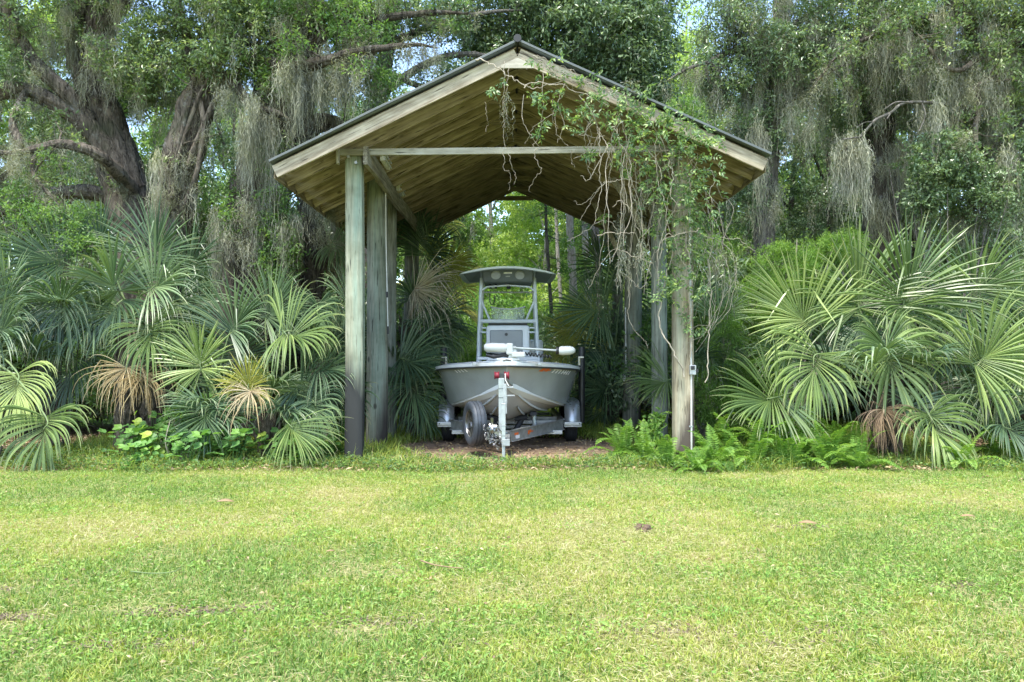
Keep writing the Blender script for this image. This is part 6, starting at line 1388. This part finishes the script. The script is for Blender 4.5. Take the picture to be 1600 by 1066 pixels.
# ------------------------------------------------------------------ vines on the right gable
def vine(label, stems, leafblobs, seed, leafL=.085, ns=3, wig=.026, mat='vine_leaf', hang=(), name='climbing_vine', mossb=()):
    rng = np.random.default_rng(seed); parts = []
    for (pp, r) in stems:
        q = np.array([(*P(a, b_, Y),) for a, b_, Y in pp]); p = spline(q, 9); nseg = len(p)
        wv = np.cumsum(rng.normal(size=(nseg, 3)) * wig * .42, 0); wv -= np.linspace(0, 1, nseg)[:, None] * wv[-1]; p = p + wv + rng.normal(size=p.shape) * wig * .09
        parts.append(tubes_np(p, np.linspace(r * .72, r * .34, nseg), 6, .1, seed))
    V, F = join(parts); ba = V[0].copy(); t = thing(name, label, 'vine', tuple(ba)); npmesh('stem', V - ba, F, M['twig'], t, None, True)
    Ls = []; rn = []
    for (a, b_, Y, rx, ry, dp, n) in leafblobs:
        n = max(3, int(n * .85))
        g = rng.normal(size=(n, 3)) * .6; n = len(g); c = np.stack([PX(a, Y) + g[:, 0] * rx / FPX * Y, Y + g[:, 1] * dp, PZ(b_, Y) + g[:, 2] * ry / FPX * Y], 1)
        d0 = nrm(rdir(rng, n, -.5, .5)); k = 6
        ax_ = nrm(rdir(rng, n, .2) + [0, -.7, .4])
        for j in range(k):
            s_ = nrm(np.cross(ax_, d0)); ang = (j % 2 * 2 - 1) * (.9 if j < 5 else 0); off = (j // 2) * leafL * .55
            dj = nrm(d0 * math.cos(ang) + s_ * math.sin(ang) + rng.normal(size=(n, 3)) * .15); Ls.append(leaves_np(c + d0 * off, dj, ax_ + rng.normal(size=(n, 3)) * .25, leafL * (.7 + .5 * rng.random(n)), leafL * .42, rng, .12)); rn.append(np.repeat(np.clip(rng.random(n) * .9 + .05, 0, 1), 4))
    if Ls:
        V, F = join(Ls); npmesh('foliage', V - ba, F, M[mat], t, {'rnd': np.concatenate(rn)})
    if mossb:
        S_ = np.array([P(a, b_, Y) for a, b_, Y, w_, l, n in mossb], float); V, F, r2 = moss_np(S_, np.array([l / FPX * q[2] for q, l in zip(mossb, [m_[4] for m_ in mossb])]), np.array([m_[3] / FPX * m_[2] for m_ in mossb]), np.array([m_[5] for m_ in mossb]), rng, .009)
        npmesh('moss', V - ba, F, M['moss'], t, {'rnd': r2})
    return t
st = []; rg = random.Random(12)
st += [([(1078, 560, 10.3), (1076, 470, 10.25), (1068, 400, 10.2), (1062, 320, 10.1), (1040, 250, 9.95), (1000, 195, 9.8), (940, 150, 9.75), (880, 120, 9.75), (840, 95, 9.75)], .016),
       ([(1068, 590, 10.25), (1050, 545, 10.22), (1040, 510, 10.2), (1042, 460, 10.2), (1056, 380, 10.15), (1075, 300, 10.1), (1090, 240, 10)], .016),
       ([(1100, 600, 10.2), (1104, 540, 10.2), (1110, 480, 10.2), (1105, 420, 10.1), (1112, 350, 10.05), (1100, 280, 10), (1060, 220, 9.9)], .010)]
for k in range(30):   # hanging and looping stems
    x0 = rg.uniform(880, 1100); y0 = 110 + (x0 - 830) * .50 + rg.uniform(-10, 40); Lh = rg.uniform(60, 200) * (1.3 if x0 > 960 else .8); Y = rg.uniform(9.65, 10.25); dx = rg.uniform(-26, 26)
    st.append(([(x0, y0, Y), (x0 + dx * .5 + rg.uniform(-12, 12), y0 + Lh * .3, Y + rg.uniform(-.1, .1)), (x0 + dx + rg.uniform(-14, 14), y0 + Lh * .65, Y + rg.uniform(-.1, .1)), (x0 + dx * 1.2 + rg.uniform(-10, 10), y0 + Lh, Y)], rg.uniform(.004, .009)))
for k in range(18):   # crossing, arching ones
    x0 = rg.uniform(930, 1100); y0 = rg.uniform(170, 420); Y = rg.uniform(9.7, 10.3); w_ = rg.uniform(40, 110) * rg.choice((-1, 1))
    st.append(([(x0, y0, Y), (x0 + w_ * .3, y0 - rg.uniform(-10, 40), Y - .1), (x0 + w_ * .7, y0 + rg.uniform(-20, 40), Y), (x0 + w_, y0 + rg.uniform(0, 80), Y + .1)], rg.uniform(.004, .008)))
for x0 in (985, 990, 1000, 968, 975, 1010):
    st.append(([(x0, 250, 10.3), (x0 + 4, 330, 10.35), (x0 - 6 + (x0 % 7), 410, 10.4), (x0 - 4, 440 + (x0 % 30), 10.4)], .009))
st.append(([(985, 440, 10.4), (982, 495, 10.4), (1000, 525, 10.4), (1012, 545, 10.35)], .005)); st.append(([(1030, 340, 10.3), (1012, 440, 10.3), (1000, 450, 10.3), (975, 430, 10.35)], .006))
for k in range(16):
    x0 = rg.uniform(1080, 1140); y0 = rg.uniform(330, 470); st.append(([(x0 - 20, y0 - 60, 10.3), (x0 + rg.uniform(-10, 20), y0 - 20, 10.2), (x0 + rg.uniform(-20, 20), y0 + 50, 10.25), (x0 - 25, y0 + rg.uniform(60, 140), 10.3)], .005))
lb = [(920, 122, 9.75, 22, 10, .12, 18), (985, 150, 9.75, 30, 12, .12, 30), (1040, 180, 9.75, 26, 12, .12, 26), (1100, 215, 9.75, 20, 12, .12, 20), (1070, 490, 10.25, 14, 24, .1, 14), (1050, 345, 10.1, 30, 40, .2, 30), (875, 150, 9.7, 14, 22, .1, 12), (940, 150, 9.7, 24, 14, .1, 22), (965, 180, 9.7, 30, 26, .15, 40), (900, 190, 9.75, 18, 12, .1, 10), (1000, 190, 9.7, 34, 26, .15, 60), (1040, 210, 9.75, 36, 26, .2, 64), (1080, 235, 9.8, 30, 30, .2, 70), (985, 230, 9.8, 30, 20, .2, 36),
      (1000, 265, 9.9, 36, 20, .2, 38), (1090, 275, 9.9, 26, 30, .2, 60), (1060, 300, 9.95, 40, 26, .2, 56), (1075, 335, 10, 34, 26, .2, 54), (1020, 290, 9.9, 22, 26, .2, 24), (1105, 330, 10, 18, 40, .2, 34), (945, 335, 10.2, 10, 12, .1, 8), (1045, 390, 10.15, 20, 26, .15, 34),
      (1060, 440, 10.15, 26, 24, .15, 46), (1045, 460, 10.1, 16, 14, .12, 18), (1085, 400, 10.1, 24, 30, .2, 36), (1095, 450, 10.1, 14, 16, .1, 12), (1015, 360, 10.2, 12, 14, .1, 10), (880, 120, 9.75, 30, 8, .1, 14), (1130, 270, 9.75, 10, 14, .1, 4), (1090, 510, 10.2, 8, 8, .1, 5), (1105, 130 + 90, 9.7, 14, 8, .1, 10)]
vine('tangled leafy vine hanging over the right gable and right front post', st, lb, 601, .064,
     mossb=[(968, 350, 10.3, 4, 60, 26), (976, 395, 10.35, 4, 80, 34), (1005, 380, 10.3, 5, 80, 34), (1008, 300, 10.2, 10, 60, 40), (985, 130, 9.7, 8, 20, 20), (1120, 380, 10.2, 10, 80, 20), (1140, 420, 10.4, 8, 90, 18), (1075, 360, 10.15, 10, 70, 24)])
st = [([(742, 92, 9.7), (760, 100, 9.65), (775, 112, 9.65), (800, 128, 9.65), (820, 138, 9.65), (850, 132, 9.65), (900, 140, 9.7), (950, 165, 9.7)], .012), ([(820, 138, 9.65), (840, 134, 9.65), (880, 128, 9.7), (930, 130, 9.7)], .010),
      ([(848, 95, 9.7), (855, 150, 9.7), (845, 200, 9.7), (832, 230, 9.75)], .006), ([(820, 150, 9.7), (822, 190, 9.7), (835, 215, 9.75), (850, 232, 9.8)], .006), ([(880, 130, 9.7), (868, 175, 9.7), (872, 210, 9.7), (888, 228, 9.75)], .006), ([(870, 175, 9.7), (838, 195, 9.7), (820, 225, 9.75)], .005),
      ([(905, 150, 9.7), (930, 190, 9.7), (905, 215, 9.7), (945, 212, 9.7)], .007), ([(840, 232, 9.9), (838, 250, 9.9), (848, 262, 9.9), (838, 285, 9.9), (828, 300, 9.9)], .005), ([(898, 235, 9.9), (894, 250, 9.9), (898, 262, 9.9)], .004), ([(895, 250, 9.9), (915, 240, 9.9), (925, 225, 9.9)], .005)]
for k in range(22):
    x0 = rg.uniform(790, 960); y0 = 85 + abs(x0 - 810) * .45; st.append(([(x0, y0 - 8, 9.72), (x0 + rg.uniform(5, 25), y0 + rg.uniform(-2, 14), 9.68), (x0 + rg.uniform(20, 50), y0 + rg.uniform(8, 30), 9.7)], .004))
vine('sparse vine strung across the gable peak with looping bare stems', st, [(835, 150, 9.65, 12, 8, .08, 10), (848, 156, 9.65, 10, 8, .08, 8), (845, 196, 9.65, 9, 12, .08, 12), (772, 142, 9.65, 12, 6, .06, 5), (915, 165, 9.65, 14, 14, .1, 12), (895, 180, 9.65, 10, 10, .1, 7), (920, 245, 9.85, 12, 10, .08, 10), (840, 100, 9.7, 10, 14, .06, 6), (868, 92, 9.7, 12, 8, .06, 5)], 602, .07)
vine('thin straggling strands dangling below the gable peak', [([(790, 95, 9.75), (789, 150, 9.75), (790, 190, 9.75), (789, 230, 9.8)], .006), ([(793, 100, 9.75), (796, 140, 9.75), (789, 165, 9.75), (791, 200, 9.75)], .005), ([(760, 160, 9.8), (760, 190, 9.8), (759, 206, 9.8)], .003),
      ([(788, 236, 9.9), (786, 262, 9.9), (795, 275, 9.9), (794, 298, 9.9)], .004), ([(796, 240, 9.9), (797, 270, 9.9), (803, 288, 9.9)], .004)], [(786, 130, 9.7, 5, 10, .04, 4)], 603, .05, mossb=[(790, 150, 9.75, 2, 80, 16)])
